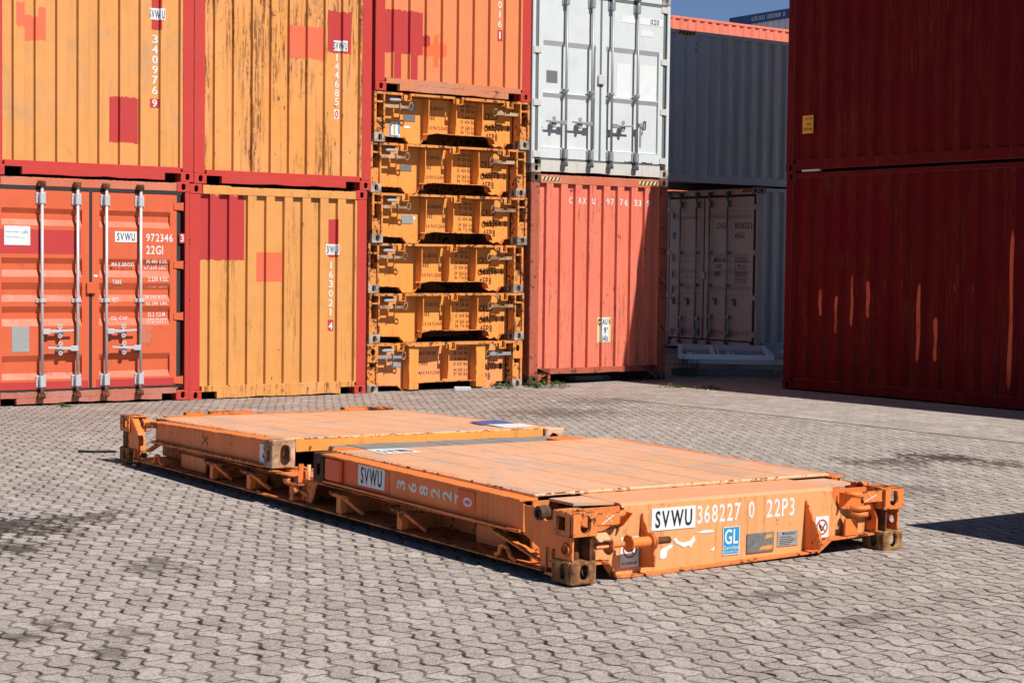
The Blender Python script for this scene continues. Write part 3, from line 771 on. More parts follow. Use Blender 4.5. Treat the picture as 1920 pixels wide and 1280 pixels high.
C1 = door_box('shipping_container', 'orange-red container doors lettered 972346 3, at far left on the ground',
    AB(6.05, 18.72, -.020), 2.591, ROWLEN, dict(frame=M['red'], wall=M['door'], cast=M['red'], post=M['red'], sill=M['sill'], header=M['header'],
    door=M['door'], doormats=(M['redp'], M['header']), doorfn=df1, zb=.185, zt=2.435, x=(.09, 1.21, 2.272), m=.085, recs=R1, dep=.036, gasket=M['rubber'],
    hz=(.24, 1.0, 1.61, 2.30), hinge=M['door'], bars=(.622, 1.039, 1.383, 1.802), bar=M['galv'], cam=M['rust'],
    handles=((.84, 1, 0), (.645, -1, 0), (.835, 1, 0), (.64, -1, 0)), brz=((2.345, .065, .03), (.275, .07, .03), (1.19, .022, .03)), lockz=1.335, lockm=M['door']))
mb = MB(); mb.box(.289, -.004, .61, .49, -.001, .90); mb.build('grey_placard', M['plate'], C1, .002)
mb = MB(); mb.box(.205, -.004, 1.813, .50, -.001, 2.027); mb.build('white_notice', M['label'], C1)
mb = MB(); text(mb, 'Wichtiger Hinweis', .218, 1.955, .37, 1.972, -.0055); text(mb, 'CHS', .40, 1.945, .478, 1.97, -.0055); mb.bar((.43, -.0056, 1.94), (.452, -.0056, 1.99), .008, .001, (0, 1, 0))
for z, l in ((1.908, .15), (1.896, .22)): mb.add([(.222, -.0055, z), (.222+l, -.0055, z), (.222+l, -.0055, z+.003), (.222, -.0055, z+.003)], [(0,1,2,3)])
mb.build('notice_print', M['lblue'], C1)
mb = MB(); mb.box(1.503, -.004, 1.868, 1.77, -.001, 1.992); mb.build('owner_label', M['label'], C1)
mb = MB(); text(mb, 'SVWU', 1.528, 1.888, 1.748, 1.975, -.0055); mb.build('lettering', M['dkgrey'], C1)
mb = MB()
text(mb, '972346', 1.889, 1.883, 2.222, 1.972, -.002); text(mb, '22G1', 1.889, 1.735, 2.10, 1.832, -.002)
text(mb, 'MAX.GROSS', 1.462, 1.587, 1.736, 1.632, -.002, slant=.06)
text(mb, '30.480 KGS.', 1.885, 1.628, 2.155, 1.668, -.002, slant=.1); text(mb, '67.200 LBS.', 1.88, 1.555, 2.155, 1.598, .0345)
text(mb, 'TARE', 1.472, 1.382, 1.583, 1.43, -.002); text(mb, '2.230 KGS.', 1.915, 1.415, 2.168, 1.464, -.002); text(mb, '4.920 LBS.', 1.91, 1.347, 2.155, 1.39, .02)
text(mb, 'NET', 1.468, 1.175, 1.545, 1.22, -.002); text(mb, '28.250 KGS.', 1.875, 1.208, 2.158, 1.25, .016); text(mb, '62.280 LBS.', 1.885, 1.138, 2.162, 1.173, -.002)
text(mb, 'CU. CAP.', 1.455, .962, 1.672, 1.005, .008); text(mb, '33.2 CU.M.', 1.925, 1.0, 2.152, 1.048, .034); text(mb, '1.172 CU.FT.', 1.90, .928, 2.165, .975, .010)
mb.build('lettering', M['wht'], C1)
mb = MB(); mb.box(2.298, -.022, 1.87, 2.368, -.013, 1.985); mb.build('check_digit_plate', M['redp'], C1)
mb = MB(); glyph(mb, '3', 2.312, 1.883, 2.352, 1.972, -.0235); mb.build('lettering', M['wht'], C1)
mb = MB(); mb.box(1.245, -.004, 1.462, 1.292, -.001, 1.487); mb.build('small_label', M['label'], C1)
# chalk marks
mb = MB()
def scrawl(pts, y, r=.0022):
    mb.tube([(x, y, z) for x, z in pts], r, 4)
for pts in ([(.66, .40), (.70, .395), (.68, .34)], [(.72, .40), (.715, .34)], [(.75, .39), (.77, .36), (.745, .35), (.74, .38)], [(.93, .39), (.97, .40), (.93, .36), (.98, .35)], [(.99, .34), (1.03, .40)]): scrawl(pts, .01)
scrawl([(.36, 1.60), (.44, 1.60), (.39, 1.545)], .034, .002)
scrawl([(1.90, .66), (1.91, .84), (1.95, .82), (1.92, .76), (1.96, .72), (1.945, .68), (1.90, .665)], -.003, .002)
for i in range(7): scrawl([(.24+.05*i, 1.22), (.25+.05*i, 1.255), (.265+.05*i, 1.225), (.28+.05*i, 1.25)], .03, .0016)
for i in range(4): scrawl([(.78+.06*i, 1.21), (.80+.06*i, 1.26), (.82+.06*i, 1.215)], .03, .0018)
mb.build('chalk_scrawl', M['sill'], C1)

# pale grey doors
RG = [(1.80, 1.81, 2.19, 2.20), (1.092, 1.105, 1.735, 1.80), (.345, .36, 1.032, 1.092)]
CG = door_box('shipping_container', 'pale grey container doors with four grey locking bars on top of the coral red container',
    AB(13.50, 18.72, 2.905), 2.591, ROWLEN, dict(frame=M['grey'], wall=M['grey'], cast=M['castg'], post=M['grey'], sill=M['greyd'], header=M['grey'],
    door=M['grey'], zb=.205, zt=2.43, x=(.10, 1.169, 2.30), m=.075, recs=RG[1:], dep=.032, gasket=M['rubberg'],
    hz=(.25, .95, 1.66, 2.40), hinge=M['paleg'], bars=(.539, .987, 1.34, 1.80), bar=M['galvd'], cam=M['steel'],
    handles=((.69, -1, 0), (.70, -1, 0), (.70, 1, 0), (.73, 1, 1)), brz=((2.36, .06, .03), (.27, .065, .03), (1.14, .022, .03)), lockz=1.33, lockm=M['paleg'], seam=.345, notch=False))
mb = MB(); mb.box(.253, .028, 1.235, .44, .031, 1.40); mb.build('grey_placard', M['plated'], CG, .002)
mb = MB(); mb.box(1.475, .028, 1.11, 1.735, .031, 1.59); mb.box(1.895, .028, 1.105, 2.205, .031, 1.595); mb.build('white_panel', M['label'], CG)
mb = MB(); mb.box(1.52, -.003, 2.165, 2.295, -.001, 2.262); mb.build('white_strip', M['label'], CG)
mb = MB(); mb.poly([[(1.885, 2.0), (2.113, 2.0), (2.113, 2.07), (2.05, 2.085), (1.98, 2.075), (1.885, 2.09)]], 'y', -.003, -.001); mb.build('torn_label', M['label'], CG)
mb = MB(); text(mb, '020', 2.055, 2.178, 2.212, 2.252, -.0045); mb.build('lettering', M['dkgrey'], CG)
mb = MB(); mb.poly([slot(1.957, .735, .05, .13, 5), slot(1.957, .735, .026, .10, 5)], 'y', -.03, -.005); mb.cyl((1.957, -.05, .79), (1.957, 0, .79), .014, 8); mb.build('handle_catch', M['steel'], CG, .003)
mb = MB()
for x0, x1 in ((1.62, 1.75), (1.93, 2.13)): 
    for k in range(9): mb.box(x0+(x1-x0)*k/9, -.004, .206, x0+(x1-x0)*(k+.8)/9, -.0005, .212+.014*random.random())
mb.build('rust_edge', M['rust'], CG)

# beige doors in the shade
RB = [(2.36, 2.42, 2.45, 2.52), (1.56, 1.62, 1.66, 1.74), (1.27, 1.33, 1.37, 1.44), (.98, 1.03, 1.07, 1.15), (.19, .24, .28, .36)]
CB = door_box('shipping_container', 'shaded beige container doors lettered CHSU 815832 3, in the alley',
    AB(20.63, 24.24, .165, -pi/2), 2.896, 12.192, dict(frame=M['slate'], wall=M['slate'], cast=M['castg'], post=M['beige'], sill=M['beige'], header=M['beige'],
    door=M['beige'], zb=.185, zt=2.735, x=(.08, 1.04, 2.33), m=.08, recs=RB, dep=.034, gasket=M['rubber'],
    hz=(.3, .95, 1.75, 2.55), hinge=M['beige'], bars=(.42, .866, 1.22, 1.70), bar=M['galvd'], cam=M['steel'],
    handles=((.55, 1, 1), (.55, 1, 1), (.60, 1, 1), (.60, 1, 1)), brz=((2.62, .06, .03), (.30, .06, .03), (1.75, .022, .03), (1.16, .022, .03)), lockz=1.33, lockm=M['beige'], notch=False))
mb = MB(); text(mb, 'CHSU', 1.38, 2.18, 1.62, 2.28, -.002); text(mb, '815832', 1.85, 2.175, 2.22, 2.28, -.002); text(mb, '3', 2.255, 2.175, 2.30, 2.28, -.002); text(mb, '45G1', 1.85, 2.01, 2.10, 2.10, -.002)
for s, z in (('MAX GR', 1.585), ('TARE', 1.465), ('NET', 1.335), ('CU CAP', 1.215)): text(mb, s, 1.31, z, 1.31 + .055*len(s), z+.075, -.002 if z > 1.5 or 1.44 < z < 1.55 else .012, slant=.15)
for s, z in (('32.500', 1.625), ('71.650', 1.57), ('3.980', 1.50), ('8.775', 1.45), ('28.520', 1.37), ('62.875', 1.32), ('76.4', 1.25), ('2.700', 1.20)): text(mb, s+(' KG' if True else ''), 1.87, z, 2.16, z+.042, -.003, slant=.15)
mb.build('lettering', M['blk'], CB)
mb = MB(); mb.box(.165, -.004, 2.0, .25, -.001, 2.13); mb.build('small_blue_label', M['dblue'], CB)
for x, z in ((.20, .87), (.60, .87), (1.36, .885), (1.86, .88)):
    mb = MB(); mb.poly([[(x-.05, z+.05), (x+.03, z+.05), (x+.045, z-.01), (x+.045, z-.08), (x+.015, z-.08), (x+.005, z+.005), (x-.05, z+.015)]], 'y', -.04, -.003); mb.build('handle_catch', M['steel'], CB, .004)
for q in ((2.02, 2.27, 2.81, 2.875), (.18, .36, 2.81, 2.875)):
    m0, m1 = MB(), MB(); hazard(m0, m1, *q, .002, 4); o = m0.build('hazard_strip', M['yellowk'], CB); m1.build('stripes', M['blk'], o)

# ------------------------------------------------------------------ boxes seen from the side
def side_box(label, Mx, H, L, frame, wall, castm, sidefn=None, sidemats=None):
    t = thing('shipping_container', label, 'shipping container', Mx)
    shell(t, H, L, frame, wall, wall, castm, sidefn=sidefn, sidemats=sidemats)
    mb = MB(); corr_end(mb, .137, W-.137, .16, H-.09, .012); mb.build('end_wall', wall, t)
    MB().box(.162, .006, .02, W-.162, .07, .172).build('end_sill', frame, t, .006)
    MB().box(.162, .006, H-.11, W-.162, .07, H-.012).build('end_header', frame, t, .006)
    return t
L40 = 12.192; B0 = 16.47 - L40
def rub(mb, b, z0, z1, wd, mi=1, n=18):
    """a rubbed vertical streak lying on the corrugated wall"""
    y = b - B0; mb.mi = mi; ln = random.uniform(-.004, .004)
    f = lambda q: (1 - abs(2*q-1)**16)*(.86 + .14*sin(q*6 + b*7))
    P = lambda yy, zz: (.0095, yy, zz); wd = min(wd*.8, .066)
    for k in range(n):
        q0, q1 = k/n, (k+1)/n
        o0, o1 = ln*q0 + .006*sin(q0*9+b*5), ln*q1 + .006*sin(q1*9+b*5)
        w0, w1 = wd*f(q0)/2, wd*f(q1)/2; za, zb_ = z0+(z1-z0)*q0, z0+(z1-z0)*q1
        mb.add([P(y-w0+o0, za), P(y+w0+o0, za), P(y+w1+o1, zb_), P(y-w1+o1, zb_)], [(0, 1, 2, 3)])
    mb.mi = 0
def near_flat(b, inner=False):
    y = b - B0; k = round((y - .16 - (.103 if inner else .242))/.278)
    return B0 + .16 + k*.278 + (.103 if inner else .242)
def sf1(mb):
    for b, z0, z1, wd in ((15.82, 1.0, 1.36, .09), (15.56, .78, 1.28, .07), (15.28, .88, 1.55, .06), (14.98, 1.0, 1.48, .09), (14.08, .48, 1.46, .08), (13.86, .50, 1.05, .08), (12.69, .22, 2.10, .08)):
        rub(mb, near_flat(b), z0, z1, wd)
    corr_side(mb, 14.7-B0, 15.9-B0, 1.85, 2.55, .012, 1, .0012, 2)
RWL = side_box('wine red container side with orange rub marks, on the ground along the right edge', AB(16.085, B0, .02), 2.896, L40, M['wine'], M['wine'], M['wine'], sf1, [M['rubs'], M['winep']])
mb = MB(); glyph(mb, 'J', 0, 0, 0, 0, 0); mb = MB()
for b, z in ((14.72, 1.47), (14.42, 1.47), (13.55, 1.45), (13.27, 1.46)):
    y = near_flat(b) - B0
    mb.tube([(.009, y, z-.09), (.009, y, z), (.009, y-.012, z)], .0022, 4)
mb.build('faded_lettering', M['sill'], RWL)
RWU = side_box('wine red container side with an amber caution label, upper box along the right edge', AB(16.075, B0+.005, 2.92), 2.591, L40, M['wine'], M['wine'], M['wine'])
yb = near_flat(15.98) - B0
mb = MB(); mb.box(.007, yb-.10, .50, .0095, yb+.095, .735); mb.build('caution_label', M['amber'], RWU)
mb = MB(); text(mb, 'CAUTN', -(yb+.05), .675, -(yb-.085), .71, .0055, 'left'); text(mb, 'MAX', -(yb+.01), .605, -(yb-.07), .64, .0055, 'left'); text(mb, 'CONTAINR', -(yb+.08), .535, -(yb-.085), .575, .0055, 'left')
mb.build('lettering', M['blk'], RWU)
mb = MB(); mb.box(.004, L40-.62, .0, .06, L40-.30, .025); mb.build('pocket_plate', M['slate'], RWU)

# slate grey box over the beige one, long side to the front
def slate_side(mb): pass
DG = side_box('shaded slate grey corrugated container side lying across the beige container in the alley', AB(18.45, 24.30, 3.066, -pi/2), 2.591, L40, M['slate'], M['slate'], M['slate'])
m0, m1 = MB(), MB()
# its front side is x = W: stripes on the top rail near the left end
def onW(mbx): mbx.v = [(W + .0, -y if False else y, z) for x, y, z in mbx.v]
for a0 in (.33,):
    n = 5; wd = .38/n
    m0.box(W-.005, a0, 2.505, W-.003, a0+.38, 2.56)
    for k in range(n):
        y = a0 + wd*k
        m1.add([(W-.001, y+.01, 2.505), (W-.001, y+.05, 2.505), (W-.001, min(a0+.38, y+.085), 2.56), (W-.001, y+.045, 2.56)], [(0, 1, 2, 3)])
o = m0.build('hazard_strip', M['yellowk'], DG); m1.build('stripes', M['blk'], o)
mb = MB(); 
for k, (ch, z) in enumerate((('7', 2.33), ('2', 2.22))):
    g = GL[ch]; mb.add([(W-.009, .72 + vx*.09, z + vz*.09) for vx, vz in g[0]], g[1])
mb.build('lettering', M['blk'], DG)

side_box('slate grey container standing behind the beige doors in the alley', AB(20.60, 26.80, .165, -pi/2), 2.896, L40, M['slate'], M['slate'], M['slate'])

# far row: coral stack, three high
FR = []
for k, lab in enumerate(('coral container at the bottom of the far stack behind the slate grey box', 'coral container in the middle of the far stack behind the slate grey box', 'sunlit coral container whose top edge shows above the slate grey box')):
    FR.append(side_box(lab, AB(26.2, 35.84, .165 + k*2.65, -pi/2), 2.65 if k == 2 else 2.65, L40, M['coral'], M['coral'], M['coral']))
# blue and white boxes, four high, long side to the left
for k in range(4):
    fr, wl = (M['blue'], M['white']) if k == 3 else (M['slate'], M['white'])
    lab = ('white container with a blue top rail, highest box in the distance', 'white container third from the ground in the distant four-high stack',
           'white container second from the ground in the distant four-high stack', 'white container at the foot of the distant four-high stack')[3-k]
    t = side_box(lab, AB(40.06, 43.95 - L40, .165 + k*2.53, 0), 2.53, L40, fr, wl, fr)
    if k == 3:
        MB().box(-.02, .18, 2.53-.32, .004, L40-.18, 2.528).build('rail_cover', M['blue'], t, .004)
        mb = MB(); text(mb, 'UXXU 330388 0', -(L40-1.15), 2.30, -(L40-2.75), 2.44, -.0225, 'left'); mb.build('lettering', M['white'], t)

# tall unseen stacks, added behind the wine red wall to keep the alley in shade
for i, a in enumerate((18.62, 21.12)):
    for k in range(4):
        side_box(('unseen shade-casting container %s of the %s stack behind the wine red wall' % (('at the foot', 'second from the ground', 'third from the ground', 'on top')[k], ('nearer', 'farther')[i])),
                 AB(a, 19.0 - L40, .02 + 2.6*k), 2.591, L40, M['wine'], M['wine'], M['wine'])

# box out of frame on the right whose shadow falls on the paving
SH = side_box('wine red container beyond the right edge of the picture, throwing its shadow on the paving', AB(8.66, -.82, 0, -.02), 2.591, ROWLEN, M['wine'], M['wine'], M['wine'])

# ------------------------------------------------------------------ stacked folded racks
RH = .645
def rack_proto(name, label, Mx, number, check, weights, old=True):
    t = thing(name, label, 'flat rack', Mx, 'folded flat racks in the stack')
    rk, rr = M['rack'], M['rackr']
    # recessed end panel with its cut-out lower edge
    P = [(.16, .095), (.53, .085), (.595, .012), (.77, .012), (.81, .06), (.83, .135), (.97, .162), (1.37, .152), (1.80, .157), (1.87, .135), (1.905, .06), (1.96, .03),
         (2.04, .048), (2.10, .012), (2.155, .085), (2.278, .085), (2.278, .605), (.16, .605)]
    if not old: P = [(.16, .09), (.53, .09), (.62, .012), (.80, .012), (.81, .12), (.97, .125), (1.80, .125), (1.81, .012), (1.98, .012), (2.10, .085), (2.278, .085), (2.278, .605), (.16, .605)]
    MB().poly([P], 'y', .19, .20).build('end_panel', [rk if old else M['racks']], t)
    mb = MB()
    for k in range(0, len(P)-4):                                        # lip along the lower edge
        (xa, za), (xb, zb) = P[k], P[k+1]
        y0 = .05 if .80 < (xa+xb)/2 < 1.90 else .13
        mb.add([(xa, y0, za), (xb, y0, zb), (xb, .19, zb), (xa, .19, za)], [(0, 1, 2, 3)])
        mb.add([(xa, y0, za-.008), (xb, y0, zb-.008), (xb, y0, zb), (xa, y0, za)], [(0, 1, 2, 3)])
    mb.build('lower_lip', rr, t)
    for x in (.835, 1.262, 1.69):
        if not old and x != 1.262:
            xa = x - .19 if x < 1 else x + .01
            MB().box(xa, .03, .03, xa+.15, .189, .604).build('stiffener', rk, t, .006)
        else:
            dz = random.uniform(-.01, .02); x += random.uniform(-.008, .008)
            MB().poly([[(.03, .60), (.189, .60), (.189, .15), (.06, .15), (.03+dz, .30)]], 'x', x-.006, x+.006).build('stiffener', rk, t)
    mb = MB()
    for x0, x1 in ((.16, .42), (.535, 1.225), (1.335, 2.03), (2.14, 2.278)):
        xm = (x0+x1)/2; sag = random.choice((-.002, -.004, .003, -.022 if x0 < 1 else -.006)) if x1-x0 > .4 else 0
        n = 6
        for k in range(n):
            xa, xb = x0+(x1-x0)*k/n, x0+(x1-x0)*(k+1)/n
            za, zb = sag*sin(pi*k/n), sag*sin(pi*(k+1)/n)
            mb.add([(xa, .0, .612+za), (xb, .0, .612+zb), (xb, .0, .642), (xa, .0, .642), (xa, .2, .612), (xb, .2, .612), (xb, .2, .642), (xa, .2, .642)],
                   [(0,1,2,3), (4,7,6,5), (0,4,5,1), (3,2,6,7), (0,3,7,4), (1,5,6,2)])
    mb.build('top_rail', rr, t)
    for x in (.43, 1.232, 2.037):
        mb = MB(); p = [(x, -.004, .618), (x, -.006, .548), (x+.098, -.006, .548), (x+.098, -.004, .618)]
        for a, b in zip(p, p[1:]): mb.bar(a, b, .009, .05, (0, 1, 0))
        mb.box(x+.004, .05, .56, x+.094, .06, .64); mb.build('lashing_loop', rk, t)
    for s in (0, 1):
        X = (lambda x: x) if s == 0 else (lambda x: W - x)
        def bx(mb, xa, y0, z0, xb, y1, z1): a, b = sorted((X(xa), X(xb))); mb.box(a, y0, z0, b, y1, z1)
        mb = MB(); bx(mb, 0, .004, .118, .034, .16, .612); bx(mb, .134, .004, .118, .16, .16, .612); bx(mb, 0, .004, .612, .16, .18, .643)
        if old:
            bx(mb, .034, .008, .502, .134, .03, .528); bx(mb, .034, .03, .118, .134, .04, .315); bx(mb, .0, -.002, .40, .034, .003, .415); bx(mb, .134, -.002, .40, .16, .003, .415)
        else:
            a, b = sorted((X(.0), X(.16)))
            mb.poly([rect(a, .40, b, .612), slot((a+b)/2, .54, .052, .085)], 'y', -.002, .003); bx(mb, .034, .03, .118, .134, .04, .34)
        mb.build('corner_post', rr, t, .004)
        m = MB(); c = X(.33); m.obox((c, .07, .575), ((1, 0, 0), (0, .8, .6), (0, -.6, .8)), .085, .05, .006); m.obox((c, .045, .553), ((1, 0, 0), (0, .5, -.9), (0, .9, .5)), .07, .02, .01)
        m.build('latch_flap', M['tan'] if s else M['galv'], t, .003)
        m = MB(); bx(m, .165, .03, .445, .385, .055, .49); bx(m, .39, .01, .432, .404, .075, .51); bx(m, .405, .02, .445, .53, .04, .492); bx(m, .44, .022, .49, .48, .04, .505)
        m.build('locking_bolt', M['tan'] if old else M['galvd'], t, .003)
        m = MB(); c = X(.555); m.tube([(c + .028*cos(q), .02 - .012*sin(q), .478 + .048*sin(q)) for q in [2*pi*k/12 for k in range(12)]], .0085, 6, True)
        m.build('ring_handle', M['tan'], t, 0, True)
        MB().box(*(sorted((X(.02), X(.10)))[0], .16, .10, sorted((X(.02), X(.10)))[1], 12.0, .61)).build('side_beam', rr, t)
    MB().box(.02, .201, .50, W-.02, 12.18, .605).build('deck', rk, t)
    MB().box(.10, 1.2, .012, W-.10, 1.24, .50).build('light_baffle', rr, t)  # plate added behind the end panel to block light through the hollow rack
    src = CAST.get('rackcast')
    for y in (0, 12.192-.178):
        for x in (0, W-.162):
            if src is None: o = src = CAST['rackcast'] = casting_mb().build('corner_casting', M['castg'], None, .006)
            else: o = src.copy(); COL.objects.link(o)
            o.parent = t; o.location = (x, y, .0)
    return t

def rack_marks(t, number, check, weights, k):
    mb = MB(); y = .1885
    text(mb, 'MAX.GROSS', .885, .472, 1.16, .515, y); text(mb, 'TARE', .89, .338, 1.03, .385, y); text(mb, 'MAX.PAYLOAD', .885, .213, 1.225, .258, y)
    for s, z in zip(weights, (.525, .465, .380, .318, .238, .182)): text(mb, s, 1.44 if len(s) > 8 else 1.46, z, 1.66, z+.044, y)
    text(mb, number[0], 1.825, .392, 2.03, .478, y); text(mb, number[1], 1.835, .247, 2.125, .335, y); glyph(mb, check, 2.185, .247, 2.225, .335, y); text(mb, '45P8', 1.84, .115, 2.035, .205, y)
    mb.build('lettering', M['blk'], t)
    if k == 0:
        mb = MB(); mb.box(.335, .186, .09, .49, .189, .285); mb.build('certificate_label', M['label'], t)
        mb = MB(); mb.box(.335, .184, .09, .355, .1855, .285); mb.box(.465, .184, .13, .488, .1855, .275); mb.box(.355, .184, .09, .465, .1855, .112); mb.build('label_print', M['bluei'], t)
        mb = MB(); mb.box(.395, .184, .12, .42, .1855, .27); mb.build('label_stripe', M['amber'], t)
        mb = MB(); mb.box(.54, .183, .43, .735, .189, .525); mb.build('data_plate', M['plate'], t)
        mb = MB(); mb.box(.555, .186, .212, .645, .1885, .24); mb.build('torn_label', M['label'], t)
    if k in (0, 1, 2, 5):
        z0, z1 = ((.30, .385), (.30, .38), (.26, .375), None, None, (.32, .40))[k]
        mb = MB(); mb.box(.545 if k != 5 else .45, .183, z0, .725 if k != 5 else .62, .189, z1); mb.build('data_plate', M['plated'] if k < 2 else M['plate'], t, .002)
    if k == 2:
        mb = MB(); mb.box(.728, .186, .315, .76, .189, .355); mb.build('small_label', M['label'], t)

WT = ('45 000 kg', '99 210 lbs', '5 640 kg', '12 434 lbs', '39 360 kg', '86 776 lbs')
WB = ('50 000 kg', '110 230 lbs', '5 950 kg', '13 120 lbs', '44 050 kg', '97 110 lbs')
NUM = [('469320', '8'), ('469178', '2'), ('469364', '0'), ('469156', '6'), ('469276', '8'), ('469203', '1')]
LAB = ['topmost rack of the orange stack, lettered 469320 8, with a blue and white label', 'second rack from the top of the orange stack, lettered 469178 2',
       'third rack from the top of the orange stack, lettered 469364 0, with a pale plate', 'fourth rack from the top of the orange stack, lettered 469156 6',
       'fifth rack from the top of the orange stack, lettered 469276 8', 'bottom rack of the orange stack, with two broad bright upright plates']
proto = None
for k in range(6):
    j = 5 - k
    Mx = AB(10.95 + (.015, -.01, .012, -.012, .01, .0)[k] + .012*j, 18.72 + (.0, .02, -.01, .015, .0, .0)[k], -.036 + RH*j) @ Matrix.Rotation(-.004, 4, 'Y')
    if k == 5: t = rack_proto('folded_rack', LAB[k], Mx, None, None, None, False)
    else: t = rack_proto('folded_rack', LAB[k], Mx, None, None, None)
    rack_marks(t, ('CKLU', NUM[k][0]), NUM[k][1], WB if k == 5 else WT, k)

# ------------------------------------------------------------------ the folded platform rack on the paving
FLM = Matrix.Translation((.3158, 8.5225, .006)) @ Matrix.Rotation(.60631, 4, 'Z') @ Matrix.Rotation(.0093, 4, 'Y') @ Matrix.Rotation(.0040, 4, 'X')
F = thing('platform_rack', 'orange folded platform rack lying on the paving in the foreground, lettered 368227 0', 'flat rack', FLM)
FL, FR_, DK = M['flat'], M['flatr'], M['deck']
def wedge(mb, x0, x1, y0, y1, za0, za1, zb0, zb1):
    mb.add([(x0, y0, za0), (x1, y0, za0), (x1, y0, za1), (x0, y0, za1), (x0, y1, zb0), (x1, y1, zb0), (x1, y1, zb1), (x0, y1, zb1)],
           [(0,1,2,3), (4,7,6,5), (0,4,5,1), (3,2,6,7), (0,3,7,4), (1,5,6,2)])
LEN = 6.058
# lower and upper corner castings
def big_casting(h, mat, name, parent, x, y, z):
    o = casting_mb(h=h).build(name, mat, parent, .007); o.location = (x, y, z); return o
for x in (0, W-.162):
    for y in (0, LEN-.178):
        big_casting(.118, M['cast'], 'corner_casting', F, x, y, 0)
        mb = MB(); h = .128
        fr = [rect(0, 0, .162, h), slot(.085, .066, .058, .088)]
        mb.poly(fr, 'y', 0, .018); mb.poly([rect(.018, 0, .178, h), rect(.07, .035, .135, .098)], 'x', 0, .018); mb.poly([rect(.018, 0, .178, h), rect(.07, .035, .135, .098)], 'x', .144, .162)
        mb.box(.018, .018, 0, .144, .178, .016); mb.poly([rect(.018, .018, .144, .178), rect(.04, .05, .12, .13)], 'z', h-.016, h)
        if y > 1: mb.v = [(a, .178-b, c) for a, b, c in mb.v]
        if x > 1: mb.v = [(.162-a, b, c) for a, b, c in mb.v]
        o = mb.build('stacking_casting', FR_, F, .005); o.location = (x, y, .243)
for sd in (0, 1):
    X = (lambda x: x) if sd == 0 else (lambda x: W - x)
    def bx(mb, xa, y0, z0, xb, y1, z1): a, b = sorted((X(xa), X(xb))); mb.box(a, y0, z0, b, y1, z1)
    def px(mb, loops, xa, xb): a, b = sorted((X(xa), X(xb))); mb.poly(loops, 'x', a, b)
    # lower side rail: web and flanges
    mb = MB(); bx(mb, .29, .18, .048, .302, 5.88, .186); bx(mb, .0, .26, .034, .30, 5.80, .048); bx(mb, .05, .45, .187, .30, 5.55, .200)
    mb.build('side_rail', FR_, F, .003)
    # hinge post plates, near and far
    near = [[(.022, .118), (.178, .118), (.178, .06), (.30, .06), (.31, .15), (.44, .20), (.455, .355), (.36, .362), (.26, .30), (.178, .32), (.178, .243), (.022, .243)], circ(.075, .176, .026, 12)]
    px(MB_ := MB(), near, .016, .030); px(MB_, [circ(.075, .176, .034, 14), circ(.075, .176, .025, 14)], .006, .016); MB_.build('hinge_post', FL, F, .003)
    m = MB(); m.poly([circ(.30, .335, .038, 16), circ(.30, .335, .022, 16)], 'x', *sorted((X(-.004), X(.06)))); m.build('pivot_bush', M['castd'] if sd == 0 else FR_, F, .003)
    m = MB(); bx(m, .004, .17, .03, .028, .182, .165); bx(m, .004, .225, .03, .028, .238, .165); bx(m, .0, .165, .022, .032, .24, .045); bx(m, .012, .185, .06, .03, .222, .10); bx(m, .014, .19, .11, .03, .215, .15)
    m.build('lashing_slot', FR_, F, .003)
    m = MB(); m.bar((X(.03), .74, .182), (X(.03), .30, .085), .05, .014, (1, 0, 0)) if False else m.obox((X(.03), .52, .135), ((0, .976, .218), (1, 0, 0), (0, -.218, .976)), .23, .028, .008); m.build('brace', FL, F, .003)
    far = [[(5.995, .118), (6.0, .243), (5.91, .355), (5.86, .352), (5.74, .255), (5.715, .20), (5.70, .118), (5.70, .03), (5.74, .03), (5.75, .118)], circ(5.945, .165, .022, 10)]
    px(m := MB(), far, .02, .034); m.build('hinge_post', FL, F, .003)
    # folded edge of that post plate catching the light
    m = MB(); xa, xb = sorted((X(.02), X(.075)))
    for (ya, za), (yb, zb) in zip(far[0][3:6], far[0][4:7]): m.add([(xa, ya, za), (xb, ya, za), (xb, yb, zb), (xa, yb, zb)], [(0, 1, 2, 3)])
    m.build('post_flange', FL, F)
    m = MB(); bx(m, .004, 5.69, .03, .03, 5.70, .13); bx(m, .004, 5.765, .03, .03, 5.775, .13); bx(m, 0, 5.685, .02, .034, 5.78, .042); m.build('lashing_slot', FL, F, .003)
    m = MB(); m.poly([circ(5.60, .335, .036, 14), circ(5.60, .335, .020, 14)], 'x', *sorted((X(-.002), X(.08)))); bx(m, .01, 5.40, .318, .06, 5.565, .352); m.build('pivot_bush', FR_, F, .003)
    m = MB(); m.obox((X(.03), 5.44, .165), ((0, .93, -.36), (1, 0, 0), (0, .36, .93)), .10, .028, .008); m.build('brace', FL, F, .003)
    # drum between the castings
    for y in (.075, LEN-.075):
        m = MB(); m.tube([(X(.082), y+.03, .119), (X(.082), y+.03, .180), (X(.082), y+.03, .242)], [.036, .030, .036], 14)
        bx(m, .125, y-.06, .119, .138, y+.06, .242); bx(m, .018, y-.055, .119, .03, y+.05, .242) if y > 1 else None
        m.build('lock_drum', M['rust'], F)
    # stake brackets and lashing hoops along the rail
    for y in (1.70, 2.44, 3.08, 3.72, 4.32):
        m = MB(); bx(m, .0, y-.03, .05, .05, y+.03, .155)
        m.tube([(X(.07), y+.12, .17), (X(.0), y+.11, .172), (X(-.018), y+.05, .168), (X(-.018), y-.05, .166), (X(.0), y-.085, .162), (X(.07), y-.09, .160)], .0125, 8)
        m.bar((X(.0), y-.06, .160), (X(.09), y-.17, .06), .03, .02, (1, 0, 0)); bx(m, .05, y-.02, .05, .288, y-.012, .15)
        m.build('lashing_bracket', FR_, F, .003)
